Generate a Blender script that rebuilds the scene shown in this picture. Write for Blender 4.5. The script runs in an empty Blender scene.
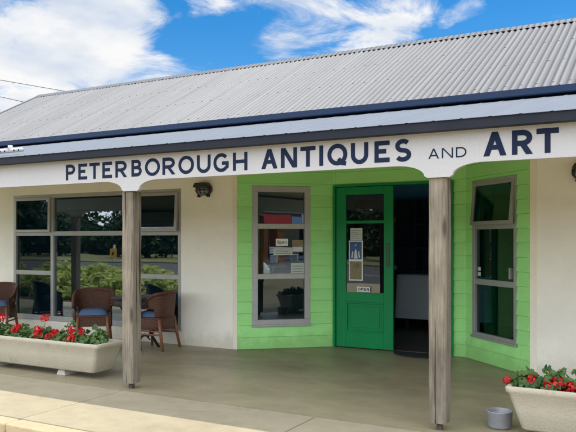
import bpy, bmesh, math, random
from mathutils import Vector, Matrix
R = math.radians
random.seed(7)
scn = bpy.context.scene
COL = scn.collection

# ------------------------------------------------------------------ helpers
class MB:
    """collects shapes, then links them as ONE mesh object"""
    def __init__(self):
        self.v = []; self.f = []; self.sm = []
    def add(self, vs, fs, smooth=False):
        o = len(self.v)
        self.v += [tuple(p) for p in vs]
        for f in fs:
            self.f.append([o + i for i in f]); self.sm.append(smooth)
        return self
    def box(self, x0, x1, y0, y1, z0, z1, T=None):
        vs = [(x0,y0,z0),(x1,y0,z0),(x1,y1,z0),(x0,y1,z0),(x0,y0,z1),(x1,y0,z1),(x1,y1,z1),(x0,y1,z1)]
        if T: vs = [T(*p) for p in vs]
        return self.add(vs, [(0,3,2,1),(4,5,6,7),(0,1,5,4),(1,2,6,5),(2,3,7,6),(3,0,4,7)])
    def quad(self, a, b, c, d):
        return self.add([a,b,c,d], [(0,1,2,3)])
    def prism(self, poly, y0, y1, T=None):
        """poly in x,z extruded along y"""
        n = len(poly)
        vs = [(x,y0,z) for x,z in poly] + [(x,y1,z) for x,z in poly]
        if T: vs = [T(*p) for p in vs]
        fs = [tuple(range(n)), tuple(range(2*n-1, n-1, -1))]
        fs += [(i, n+i, n+(i+1)%n, (i+1)%n) for i in range(n)]
        return self.add(vs, fs)
    def profile(self, poly, x0, x1):
        """poly in y,z extruded along x"""
        n = len(poly)
        vs = [(x0,y,z) for y,z in poly] + [(x1,y,z) for y,z in poly]
        fs = [tuple(range(n-1,-1,-1)), tuple(range(n, 2*n))]
        fs += [(i, (i+1)%n, n+(i+1)%n, n+i) for i in range(n)]
        return self.add(vs, fs)
    def tube(self, pts, r, n=8, cap=True):
        pts = [Vector(p) for p in pts]
        rs = r if isinstance(r, (list, tuple)) else [r]*len(pts)
        vs = []; fs = []
        up = Vector((0,0,1))
        for i, p in enumerate(pts):
            a = pts[max(i-1,0)]; b = pts[min(i+1,len(pts)-1)]
            d = (b-a).normalized()
            u = d.cross(up)
            if u.length < .05: u = d.cross(Vector((0,1,0)))
            u.normalize(); w = u.cross(d).normalized()
            for k in range(n):
                t = 2*math.pi*k/n
                vs.append(p + (u*math.cos(t) + w*math.sin(t))*rs[i])
        for i in range(len(pts)-1):
            for k in range(n):
                fs.append((i*n+k, i*n+(k+1)%n, (i+1)*n+(k+1)%n, (i+1)*n+k))
        if cap:
            fs.append(tuple(range(n-1,-1,-1))); fs.append(tuple(range((len(pts)-1)*n, len(pts)*n)))
        return self.add(vs, fs, True)
    def lathe(self, prof, c=(0,0,0), n=20, sx=1, sy=1):
        vs = []; fs = []
        for r, z in prof:
            for k in range(n):
                t = 2*math.pi*k/n
                vs.append((c[0]+r*sx*math.cos(t), c[1]+r*sy*math.sin(t), c[2]+z))
        for i in range(len(prof)-1):
            for k in range(n):
                fs.append((i*n+k, i*n+(k+1)%n, (i+1)*n+(k+1)%n, (i+1)*n+k))
        fs.append(tuple(range(n-1,-1,-1))); fs.append(tuple(range((len(prof)-1)*n, len(prof)*n)))
        return self.add(vs, fs, True)
    def build(self, name, mat, parent=None, bevel=0, seg=2, label=None, kind=None):
        me = bpy.data.meshes.new(name)
        me.from_pydata(self.v, [], self.f); me.update()
        for p, s in zip(me.polygons, self.sm): p.use_smooth = s
        bm = bmesh.new(); bm.from_mesh(me)
        bmesh.ops.recalc_face_normals(bm, faces=bm.faces)
        bm.to_mesh(me); bm.free()
        if mat: me.materials.append(mat)
        o = bpy.data.objects.new(name, me); COL.objects.link(o)
        if parent:
            o.parent = parent
            w = WL.get(parent.name)
            if w is not None: o.matrix_parent_inverse = Matrix.Translation(-w)
        if bevel:
            m = o.modifiers.new('bevel', 'BEVEL'); m.width = bevel; m.segments = seg
            m.limit_method = 'ANGLE'; m.angle_limit = R(40)
        if label: o['label'] = label
        if kind: o['kind'] = kind
        return o
WL = {}
def tag(o, label, cat, group=None):
    o['label'] = label; o['category'] = cat
    if group: o['group'] = group
    return o
def thing(name, loc, label, cat, group=None):
    o = bpy.data.objects.new(name, None); COL.objects.link(o)
    o.location = loc; o.empty_display_size = .1
    WL[o.name] = Vector(loc)
    return tag(o, label, cat, group)
def struct(o): o['kind'] = 'structure'; return o
def copy_tree(o, parent=None):
    c = o.copy(); COL.objects.link(c); c.parent = parent
    for ch in list(o.children): copy_tree(ch, c)
    return c
def frame_at(p, d):
    """local (a along wall, e outward, z) -> world"""
    L = math.hypot(*d); ux, uy = d[0]/L, d[1]/L
    nx, ny = uy, -ux
    return lambda a, e, z: (p[0]+ux*a+nx*e, p[1]+uy*a+ny*e, z)

# ------------------------------------------------------------------ materials
def nodes(name):
    m = bpy.data.materials.new(name); m.use_nodes = True
    nt = m.node_tree; nt.nodes.clear()
    return m, nt, (lambda t, **k: mk(nt, t, **k))
def mk(nt, t, **k):
    n = nt.nodes.new('ShaderNode'+t)
    for a, v in k.items():
        if a.startswith('i_'):
            key = a[2:]
            key = int(key) if key.isdigit() else key.replace('_', ' ')
            n.inputs[key].default_value = v
        else: setattr(n, a, v)
    return n
def lk(nt, a, b): nt.links.new(a, b)
def pmat(name, base, rough=.6, var=.12, scale=6, stretch=(1,1,1), bump=0, bscale=60, bstretch=None, metal=0,
         spec=.5, island=0, splash=None, dirt=None, dscale=1.5, dlo=.52, dhi=.75, damt=.6, fine=.06, fscale=90, coat=0):
    """procedural principled: base * noise, a second patchy colour, fine grain, bump"""
    m, nt, N = nodes(name)
    out = N('OutputMaterial'); b = N('BsdfPrincipled', i_Roughness=rough, i_Metallic=metal)
    b.inputs['Specular IOR Level'].default_value = spec
    b.inputs['Coat Weight'].default_value = coat
    lk(nt, b.outputs[0], out.inputs[0])
    tc = N('TexCoord'); mp = N('Mapping'); mp.inputs['Scale'].default_value = stretch
    lk(nt, tc.outputs['Object'], mp.inputs[0])
    n1 = N('TexNoise', i_Scale=scale, i_Detail=6.0, i_Roughness=.6); lk(nt, mp.outputs[0], n1.inputs[0])
    r1 = N('MapRange'); r1.inputs[1].default_value=.25; r1.inputs[2].default_value=.75
    r1.inputs[3].default_value=1-var; r1.inputs[4].default_value=1+var
    lk(nt, n1.outputs[0], r1.inputs[0])
    n2 = N('TexNoise', i_Scale=fscale, i_Detail=3.0); lk(nt, mp.outputs[0], n2.inputs[0])
    r2 = N('MapRange'); r2.inputs[1].default_value=.25; r2.inputs[2].default_value=.75
    r2.inputs[3].default_value=1-fine; r2.inputs[4].default_value=1+fine
    lk(nt, n2.outputs[0], r2.inputs[0])
    mu = N('Math', operation='MULTIPLY'); lk(nt, r1.outputs[0], mu.inputs[0]); lk(nt, r2.outputs[0], mu.inputs[1])
    if island:
        ge = N('NewGeometry'); ri = N('MapRange'); ri.inputs[3].default_value=1-island; ri.inputs[4].default_value=1+island; lk(nt, ge.outputs['Random Per Island'], ri.inputs[0])
        mi = N('Math', operation='MULTIPLY'); lk(nt, mu.outputs[0], mi.inputs[0]); lk(nt, ri.outputs[0], mi.inputs[1]); mu = mi
    vm = N('VectorMath', operation='SCALE'); vm.inputs[0].default_value = base[:3]; lk(nt, mu.outputs[0], vm.inputs['Scale'])
    col = vm.outputs[0]
    if dirt:
        n3 = N('TexNoise', i_Scale=dscale, i_Detail=8.0, i_Roughness=.65); lk(nt, mp.outputs[0], n3.inputs[0])
        r3 = N('MapRange', interpolation_type='SMOOTHSTEP'); r3.inputs[1].default_value=dlo; r3.inputs[2].default_value=dhi
        r3.inputs[3].default_value=0; r3.inputs[4].default_value=damt
        lk(nt, n3.outputs[0], r3.inputs[0])
        mx = N('Mix', data_type='RGBA'); lk(nt, r3.outputs[0], mx.inputs[0]); lk(nt, col, mx.inputs[6])
        mx.inputs[7].default_value = (*dirt[:3], 1); col = mx.outputs[2]
    if splash:   # rain splash and scuffs kept low on the wall, with a ragged upper edge
        sz = N('SeparateXYZ'); lk(nt, tc.outputs['Object'], sz.inputs[0])
        n5 = N('TexNoise', i_Scale=5.0, i_Detail=7.0, i_Roughness=.7); lk(nt, tc.outputs['Object'], n5.inputs[0])
        zz = N('Math', operation='MULTIPLY_ADD'); zz.inputs[1].default_value=-.55; lk(nt, n5.outputs[0], zz.inputs[0]); lk(nt, sz.outputs[2], zz.inputs[2])
        r5 = N('MapRange', interpolation_type='SMOOTHSTEP'); r5.inputs[1].default_value=.02; r5.inputs[2].default_value=-.30; r5.inputs[3].default_value=0; r5.inputs[4].default_value=.6
        lk(nt, zz.outputs[0], r5.inputs[0])
        m5 = N('Mix', data_type='RGBA'); lk(nt, r5.outputs[0], m5.inputs[0]); lk(nt, col, m5.inputs[6]); m5.inputs[7].default_value=(*splash,1); col = m5.outputs[2]
    lk(nt, col, b.inputs['Base Color'])
    if bump:
        n4 = N('TexNoise', i_Scale=bscale, i_Detail=5.0)
        mp2 = N('Mapping'); mp2.inputs['Scale'].default_value = bstretch or stretch
        lk(nt, tc.outputs['Object'], mp2.inputs[0]); lk(nt, mp2.outputs[0], n4.inputs[0])
        bp = N('Bump', i_Strength=1.0, i_Distance=bump); lk(nt, n4.outputs[0], bp.inputs['Height'])
        lk(nt, bp.outputs[0], b.inputs['Normal'])
    rr = N('MapRange'); rr.inputs[3].default_value=max(.02, rough-.08); rr.inputs[4].default_value=min(1, rough+.1)
    lk(nt, n1.outputs[0], rr.inputs[0]); lk(nt, rr.outputs[0], b.inputs['Roughness'])
    return m
def glass_mat(name, tint=(.7,.8,.78), f0=.08):
    m, nt, N = nodes(name)
    out = N('OutputMaterial'); mix = N('MixShader')
    t = N('BsdfTransparent'); t.inputs[0].default_value = (*tint, 1)
    g = N('BsdfGlossy'); g.inputs['Roughness'].default_value = .012; g.inputs[0].default_value = (.95,.97,1,1)
    lw = N('LayerWeight'); lw.inputs[0].default_value = .5
    pw = N('Math', operation='POWER'); pw.inputs[1].default_value = 5; lk(nt, lw.outputs['Facing'], pw.inputs[0])
    mr = N('MapRange'); mr.inputs[3].default_value = f0; mr.inputs[4].default_value = 1; lk(nt, pw.outputs[0], mr.inputs[0])
    lk(nt, mr.outputs[0], mix.inputs[0]); lk(nt, t.outputs[0], mix.inputs[1]); lk(nt, g.outputs[0], mix.inputs[2])
    tc = N('TexCoord'); nz = N('TexNoise', i_Scale=1.3, i_Detail=1.0); lk(nt, tc.outputs['Object'], nz.inputs[0])
    bp = N('Bump', i_Strength=.12, i_Distance=.01); lk(nt, nz.outputs[0], bp.inputs['Height']); lk(nt, bp.outputs[0], g.inputs['Normal'])
    lk(nt, mix.outputs[0], out.inputs[0])
    return m
def leaf_mat(name, a, b, trans=.3):
    m, nt, N = nodes(name)
    out = N('OutputMaterial'); mix = N('MixShader'); mix.inputs[0].default_value = trans
    d = N('BsdfPrincipled', i_Roughness=.5); d.inputs['Specular IOR Level'].default_value = .35
    t = N('BsdfTranslucent')
    g = N('NewGeometry'); cr = N('ValToRGB')
    cr.color_ramp.elements[0].color = (*a,1); cr.color_ramp.elements[1].color = (*b,1)
    lk(nt, g.outputs['Random Per Island'], cr.inputs[0])
    lk(nt, cr.outputs[0], d.inputs['Base Color']); lk(nt, cr.outputs[0], t.inputs[0])
    lk(nt, d.outputs[0], mix.inputs[1]); lk(nt, t.outputs[0], mix.inputs[2]); lk(nt, mix.outputs[0], out.inputs[0])
    return m

M = {}
M['stucco'] = pmat('cream render', (.86,.83,.72), .85, .05, 2.5, splash=(.50,.45,.34), bump=.004, bscale=70, fine=.03, dirt=(.55,.50,.38), dscale=.9, damt=.25)
M['trim'] = pmat('cream trim paint', (.78,.73,.58), .6, .05, 4)
M['lime'] = pmat('lime green paint', (.36,.79,.26), .6, .06, 3, spec=.3, island=.045, splash=(.22,.42,.12), stretch=(1,1,3), bump=.001, bscale=40, fine=.03, dirt=(.27,.62,.15), damt=.4)
M['door_green'] = pmat('deep green gloss paint', (.002,.235,.068), .38, .08, 5, spec=.25, dirt=(.0,.15,.045), damt=.5, bump=.0006, bscale=30, fine=.03)
M['plate'] = pmat('dark green push plate', (.012,.09,.045), .4, .1, 10)
M['sign_white'] = pmat('white board paint', (.42,.415,.42), .55, .03, 2, stretch=(1,1,1), bump=.0006, bscale=25, dirt=(.38,.35,.29), dscale=2.2, dlo=.58, dhi=.85, damt=.30)
M['navy'] = pmat('navy sign paint', (.007,.015,.042), .6, .1, 8, spec=.15)
M['alu'] = pmat('aged aluminium', (.36,.36,.34), .42, .08, 9, metal=.35, bump=.0004, bscale=60, dirt=(.24,.22,.18), damt=.4)
M['gutter_top'] = pmat('dark blue gutter paint', (.010,.026,.065), .6, .1, 3, fine=.03, spec=.25)
M['gutter_low'] = pmat('slate gutter paint', (.012,.015,.024), .6, .14, 3, spec=.2, dirt=(.035,.035,.038), damt=.4)
M['vroof'] = pmat('pale blue grey sheet', (.135,.15,.17), .55, .05, 2, stretch=(3,.4,1), metal=0, spec=.6, dirt=(.11,.12,.135), damt=.35)
M['lining'] = pmat('cream lining boards', (.46,.40,.25), .7, .05, 4, stretch=(.4,6,1))
M['wood'] = None
M['concrete'] = None
M['kerb'] = pmat('warm kerb concrete', (.42,.33,.20), .85, .14, 5, bump=.004, bscale=50, dirt=(.17,.12,.07), dscale=2.5, damt=.65)
M['road'] = pmat('pale compacted gravel', (.44,.35,.20), .9, .1, 2, bump=.006, bscale=120, fine=.1, dirt=(.36,.28,.16), damt=.5)  # unseen ground made pale to bounce sunlight up under the verandah
M['asphalt'] = pmat('worn asphalt', (.085,.082,.078), .9, .2, 2, bump=.006, bscale=120, fine=.2, dirt=(.13,.12,.11), damt=.5)
M['marking'] = pmat('road paint', (.75,.74,.70), .7, .1, 8)
M['grass'] = pmat('dry grass', (.20,.19,.07), .95, .3, 1.2, bump=.03, bscale=14, fine=.25, dirt=(.25,.20,.09), dscale=.35, damt=.7)
M['earth'] = pmat('garden earth', (.10,.075,.05), .95, .3, 4, bump=.02, bscale=30)
M['trough'] = pmat('old cast concrete', (.42,.38,.29), .9, .07, 3, bump=.0035, bscale=60, fine=.07, dirt=(.22,.19,.13), dscale=4.5, dlo=.53, dhi=.74, damt=.6)
M['block'] = pmat('pale concrete block', (.42,.39,.32), .9, .1, 10, bump=.003, bscale=60)
M['soil'] = pmat('potting soil', (.05,.035,.025), .95, .3, 20, bump=.01, bscale=60)
M['geranium'] = leaf_mat('geranium leaf', (.025,.075,.018), (.11,.19,.045), .25)
M['stem'] = pmat('plant stem', (.10,.16,.05), .7)
M['petal'] = leaf_mat('red geranium petal', (.42,.006,.012), (.78,.03,.03), .3)
M['galv'] = pmat('galvanised bowl', (.30,.31,.33), .5, .12, 14, metal=.35, dirt=(.22,.22,.22), damt=.5)
M['mat'] = pmat('black rubber mat', (.012,.014,.02), .8, .2, 30, bump=.003, bscale=200)
M['cushion'] = pmat('blue cushion cloth', (.075,.13,.23), .85, .12, 8, bump=.003, bscale=25, fine=.15, fscale=300)
M['blackmetal'] = pmat('black lamp paint', (.014,.016,.016), .4, .15, 20)
M['lens'] = pmat('ribbed lamp glass', (.16,.17,.16), .15, .1, 30, spec=.8)
M['floor_in'] = pmat('dark timber floor', (.05,.04,.035), .5, .2, 4, stretch=(1,8,1))
M['wall_in'] = pmat('dim interior paint', (.18,.58,.85), .8, .1, 3)
M['shelf'] = pmat('dark navy shelf paint', (.03,.07,.11), .7, .2, 5)
M['cloth'] = pmat('white table cloth', (.72,.74,.76), .8, .06, 5, bump=.004, bscale=12)
M['darkwood'] = pmat('dark stained wood', (.045,.022,.012), .4, .3, 6, stretch=(1,1,8))
M['paper'] = pmat('white paper', (.78,.78,.74), .7, .03, 10)
M['paper_grey'] = pmat('faded notice paper', (.50,.56,.50), .7, .05, 10)
M['ink'] = pmat('dark ink', (.03,.035,.04), .7)
M['inkgrey'] = pmat('grey print', (.25,.28,.26), .7)
M['blue_print'] = pmat('blue poster print', (.025,.09,.24), .5, .3, 14)
M['brown_print'] = pmat('landscape poster print', (.20,.17,.09), .5, .35, 16, dirt=(.06,.08,.05), dscale=9, damt=.8)
M['pale_print'] = pmat('pale poster print', (.55,.60,.66), .5, .2, 30)
M['pvc'] = pmat('white pvc pipe', (.42,.42,.42), .4, .05, 10)
M['hole'] = pmat('dark opening', (.02,.02,.02), .9)
M['cable'] = pmat('cable sheath', (.04,.04,.045), .7)
M['polewood'] = pmat('utility pole wood', (.16,.12,.09), .9, .2, 5, stretch=(4,4,.4))
M['white_car'] = pmat('white car paint', (.80,.80,.80), .25, .02, 3, coat=.6)
M['car_glass'] = pmat('car glass', (.012,.014,.016), .05, .05, 3, spec=.8)
M['tyre'] = pmat('tyre rubber', (.02,.02,.02), .85)
M['rim'] = pmat('wheel alloy', (.4,.4,.42), .35, metal=.8)
M['headlamp'] = pmat('headlamp lens', (.35,.36,.38), .1, spec=.8)
M['red_lens'] = pmat('tail lamp lens', (.35,.01,.01), .2)
M['yellow'] = pmat('yellow sign face', (.85,.42,.02), .5, .05, 8)
M['white_post'] = pmat('white marker post', (.80,.80,.78), .6)
M['bark'] = pmat('tree bark', (.10,.08,.06), .95, .3, 8, stretch=(3,3,.5), bump=.02, bscale=15)
M['treeleaf'] = leaf_mat('dark tree leaf', (.012,.03,.010), (.045,.085,.025), .2)
M['bushleaf'] = leaf_mat('yellow green shrub leaf', (.36,.44,.07), (.66,.66,.20), .45)
M['bricks'] = pmat('orange brick', (.55,.17,.05), .85, .2, 14, stretch=(1,1,3), bump=.006, bscale=20)
M['redpaint'] = pmat('red fascia paint', (.72,.04,.03), .5, .08, 4)
M['bluepaint'] = pmat('pale blue fascia paint', (.28,.42,.62), .5, .08, 4)
M['whitewall'] = pmat('white wall paint', (.72,.71,.68), .7, .06, 4)
M['orange_glaze'] = pmat('orange glazed pottery', (.65,.16,.03), .25, .1, 8)
M['porcelain'] = pmat('white porcelain', (.78,.77,.74), .2, .04, 8)
M['screw'] = pmat('dull zinc screw', (.23,.23,.23), .6)
M['stub'] = pmat('rusty post stirrup', (.075,.055,.042), .8, .3, 30)
M['rearroof'] = pmat('grey roof sheet', (.20,.20,.20), .6)
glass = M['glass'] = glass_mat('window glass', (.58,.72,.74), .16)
M['glass_dim'] = glass_mat('dim window glass', (.40,.58,.60), .055)  # darker tint and weaker reflection than the main window glass
M['doorglass'] = glass_mat('door glass', (.55,.62,.66), .10)

def wood_post():
    m, nt, N = nodes('weathered post timber')
    out = N('OutputMaterial'); b = N('BsdfPrincipled', i_Roughness=.9); lk(nt, b.outputs[0], out.inputs[0]); b.inputs['Specular IOR Level'].default_value = .2
    tc = N('TexCoord'); oi = N('ObjectInfo'); ad = N('VectorMath', operation='ADD'); lk(nt, tc.outputs['Object'], ad.inputs[0])
    cv = N('CombineXYZ'); lk(nt, oi.outputs['Random'], cv.inputs[2]); lk(nt, cv.outputs[0], ad.inputs[1])
    def nz(st, sc, det, rg, dist=0):
        mp = N('Mapping'); mp.inputs['Scale'].default_value = st; lk(nt, ad.outputs[0], mp.inputs[0])
        n = N('TexNoise', i_Scale=sc, i_Detail=det, i_Roughness=rg, i_Distortion=dist); lk(nt, mp.outputs[0], n.inputs[0]); return n.outputs[0]
    def rng(s_, a, b_, c, d):
        q = N('MapRange'); q.inputs[1].default_value=a; q.inputs[2].default_value=b_; q.inputs[3].default_value=c; q.inputs[4].default_value=d; lk(nt, s_, q.inputs[0]); return q.outputs[0]
    def mul(a, b_):
        q = N('Math', operation='MULTIPLY'); lk(nt, a, q.inputs[0]); lk(nt, b_, q.inputs[1]); return q.outputs[0]
    grain = nz((60,60,2.2), 1.6, 8, .65, .4); broad = nz((5,5,2.5), 1.0, 5, .6); crackn = nz((34,34,.8), 1.0, 3, .5, .5)
    cr = N('ValToRGB'); e = cr.color_ramp.elements
    e[0].position=.25; e[0].color=(.115,.095,.07,1); e[1].position=.75; e[1].color=(.30,.26,.20,1)
    lk(nt, grain, cr.inputs[0])
    f = mul(rng(broad,.3,.7,.62,1.25), rng(crackn,.345,.38,.22,1.0))
    sc = N('VectorMath', operation='SCALE'); lk(nt, cr.outputs[0], sc.inputs[0]); lk(nt, f, sc.inputs['Scale'])
    mp2 = N('Mapping'); mp2.inputs['Scale'].default_value = (6,6,1.5); lk(nt, ad.outputs[0], mp2.inputs[0])
    vo = N('TexVoronoi', i_Scale=1.0); lk(nt, mp2.outputs[0], vo.inputs[0])
    mx = N('Mix', data_type='RGBA'); lk(nt, rng(vo.outputs['Distance'],.06,.15,.85,0), mx.inputs[0]); lk(nt, sc.outputs[0], mx.inputs[6]); mx.inputs[7].default_value=(.06,.048,.035,1)
    lk(nt, mx.outputs[2], b.inputs['Base Color'])
    bp = N('Bump', i_Strength=.9, i_Distance=.006); lk(nt, mul(grain, rng(crackn,.33,.37,.3,1)), bp.inputs['Height']); lk(nt, bp.outputs[0], b.inputs['Normal'])
    return m
M['wood'] = wood_post()

def concrete(name, base, dirt, rough, spec, crack=.5):
    m, nt, N = nodes(name)
    out = N('OutputMaterial'); b = N('BsdfPrincipled'); lk(nt, b.outputs[0], out.inputs[0])
    b.inputs['Specular IOR Level'].default_value = spec
    tc = N('TexCoord')
    def nz(scale, det, rgh=.6, dist=0, st=(1,1,1)):
        mp = N('Mapping'); mp.inputs['Scale'].default_value = st; lk(nt, tc.outputs['Object'], mp.inputs[0])
        n = N('TexNoise', i_Scale=scale, i_Detail=det, i_Roughness=rgh, i_Distortion=dist); lk(nt, mp.outputs[0], n.inputs[0]); return n.outputs[0]
    big = nz(.9, 7, .62, .3, (.6,1,1)); med = nz(6, 6, .65); fin = nz(160, 3)
    def rng(s, a, b_, c, d):
        r = N('MapRange'); r.inputs[1].default_value=a; r.inputs[2].default_value=b_; r.inputs[3].default_value=c; r.inputs[4].default_value=d
        lk(nt, s, r.inputs[0]); return r.outputs[0]
    m1 = N('Mix', data_type='RGBA'); lk(nt, rng(big,.40,.68,0,.75), m1.inputs[0]); m1.inputs[6].default_value=(*base,1); m1.inputs[7].default_value=(*dirt,1)
    a = N('Math', operation='MULTIPLY'); lk(nt, rng(med,.25,.75,.88,1.12), a.inputs[0]); lk(nt, rng(fin,.2,.8,.9,1.1), a.inputs[1])
    sc = N('VectorMath', operation='SCALE'); lk(nt, m1.outputs[2], sc.inputs[0]); lk(nt, a.outputs[0], sc.inputs['Scale'])
    # small dark spots
    vo = N('TexVoronoi', i_Scale=7.0); lk(nt, tc.outputs['Object'], vo.inputs[0])
    sp = N('Math', operation='MULTIPLY'); lk(nt, rng(vo.outputs['Distance'],.03,.07,1,0), sp.inputs[0]); lk(nt, rng(med,.5,.56,0,.45), sp.inputs[1])
    m2 = N('Mix', data_type='RGBA'); lk(nt, sp.outputs[0], m2.inputs[0]); lk(nt, sc.outputs[0], m2.inputs[6]); m2.inputs[7].default_value=(dirt[0]*.35,dirt[1]*.35,dirt[2]*.35,1)
    vc = N('TexVoronoi', feature='DISTANCE_TO_EDGE', i_Scale=.55)
    wv = N('VectorMath', operation='ADD'); nw = N('TexNoise', i_Scale=2.5, i_Detail=5.0); lk(nt, tc.outputs['Object'], nw.inputs[0])
    sw_ = N('VectorMath', operation='SCALE'); sw_.inputs['Scale'].default_value=.35; lk(nt, nw.outputs[1], sw_.inputs[0]); lk(nt, sw_.outputs[0], wv.inputs[0]); lk(nt, tc.outputs['Object'], wv.inputs[1]); lk(nt, wv.outputs[0], vc.inputs[0])
    ck = N('Math', operation='MULTIPLY'); lk(nt, rng(vc.outputs['Distance'],.0,.0035,1,0), ck.inputs[0]); lk(nt, rng(big,.46,.54,0,crack), ck.inputs[1])
    m3 = N('Mix', data_type='RGBA'); lk(nt, ck.outputs[0], m3.inputs[0]); lk(nt, m2.outputs[2], m3.inputs[6]); m3.inputs[7].default_value=(dirt[0]*.25,dirt[1]*.25,dirt[2]*.25,1)
    lk(nt, m3.outputs[2], b.inputs['Base Color'])
    lk(nt, rng(big,.3,.7,rough-.06,rough+.14), b.inputs['Roughness'])
    bp = N('Bump', i_Strength=.7, i_Distance=.003); lk(nt, med, bp.inputs['Height'])
    bp2 = N('Bump', i_Strength=.5, i_Distance=.0015); lk(nt, fin, bp2.inputs['Height']); lk(nt, bp.outputs[0], bp2.inputs['Normal'])
    lk(nt, bp2.outputs[0], b.inputs['Normal'])
    return m
M['concrete'] = concrete('footpath concrete', (.335,.29,.195), (.25,.21,.14), .82, .3)
M['slab'] = concrete('verandah concrete', (.31,.26,.165), (.155,.142,.088), .38, .5)

def zinc():
    m, nt, N = nodes('weathered corrugated zinc')
    out = N('OutputMaterial'); b = N('BsdfPrincipled', i_Metallic=.1); lk(nt, b.outputs[0], out.inputs[0])
    tc = N('TexCoord'); sx = N('SeparateXYZ'); lk(nt, tc.outputs['Object'], sx.inputs[0])
    q = N('Math', operation='DIVIDE'); q.inputs[1].default_value = .762; lk(nt, sx.outputs[0], q.inputs[0])
    fl = N('Math', operation='FLOOR'); lk(nt, q.outputs[0], fl.inputs[0])
    wn = N('TexWhiteNoise', noise_dimensions='1D'); lk(nt, fl.outputs[0], wn.inputs['W'])
    mp = N('Mapping'); mp.inputs['Scale'].default_value=(6,.7,.7); lk(nt, tc.outputs['Object'], mp.inputs[0])
    n = N('TexNoise', i_Scale=1.2, i_Detail=7.0, i_Roughness=.65); lk(nt, mp.outputs[0], n.inputs[0])
    cr = N('ValToRGB'); e = cr.color_ramp.elements
    e[0].position=.2; e[0].color=(.135,.134,.135,1); e[1].position=.8; e[1].color=(.18,.178,.178,1)
    lk(nt, n.outputs[0], cr.inputs[0])
    mr = N('MapRange'); mr.inputs[3].default_value=.93; mr.inputs[4].default_value=1.05; lk(nt, wn.outputs[0], mr.inputs[0])
    sc = N('VectorMath', operation='SCALE'); lk(nt, cr.outputs[0], sc.inputs[0]); lk(nt, mr.outputs[0], sc.inputs['Scale'])
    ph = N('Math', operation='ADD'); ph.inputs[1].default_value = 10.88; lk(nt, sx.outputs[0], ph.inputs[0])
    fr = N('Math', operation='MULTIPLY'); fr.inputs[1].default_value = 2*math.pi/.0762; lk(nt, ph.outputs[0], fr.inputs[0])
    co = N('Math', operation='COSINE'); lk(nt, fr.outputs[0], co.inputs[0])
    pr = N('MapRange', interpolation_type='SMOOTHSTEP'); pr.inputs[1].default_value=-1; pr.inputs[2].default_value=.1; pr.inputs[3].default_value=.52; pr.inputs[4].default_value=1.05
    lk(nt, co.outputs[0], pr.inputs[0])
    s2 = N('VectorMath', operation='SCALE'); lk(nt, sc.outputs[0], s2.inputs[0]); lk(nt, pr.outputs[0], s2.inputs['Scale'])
    lk(nt, s2.outputs[0], b.inputs['Base Color']); b.inputs['Roughness'].default_value=.6
    return m
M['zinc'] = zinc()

def wicker(name, a, b_):
    m, nt, N = nodes(name)
    out = N('OutputMaterial'); b = N('BsdfPrincipled', i_Roughness=.5); lk(nt, b.outputs[0], out.inputs[0])
    tc = N('TexCoord')
    w1 = N('TexWave', wave_type='BANDS', bands_direction='Z', i_Scale=28.0, i_Distortion=.6); lk(nt, tc.outputs['Object'], w1.inputs[0])
    w2 = N('TexWave', wave_type='BANDS', bands_direction='DIAGONAL', i_Scale=18.0, i_Distortion=.6); lk(nt, tc.outputs['Object'], w2.inputs[0])
    ml = N('Math', operation='MULTIPLY'); lk(nt, w1.outputs[1], ml.inputs[0]); lk(nt, w2.outputs[1], ml.inputs[1])
    cr = N('ValToRGB'); cr.color_ramp.elements[0].color=(*a,1); cr.color_ramp.elements[1].color=(*b_,1); lk(nt, ml.outputs[0], cr.inputs[0])
    lk(nt, cr.outputs[0], b.inputs['Base Color'])
    bp = N('Bump', i_Strength=1.0, i_Distance=.006); lk(nt, ml.outputs[0], bp.inputs['Height']); lk(nt, bp.outputs[0], b.inputs['Normal'])
    return m
M['wicker'] = wicker('brown wicker', (.05,.02,.012), (.27,.10,.052))
M['wicker_dark'] = wicker('dark wicker', (.014,.010,.010), (.075,.045,.035))
M['cane'] = pmat('bamboo cane leg', (.19,.075,.032), .45, .2, 9, stretch=(1,1,4))

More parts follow.
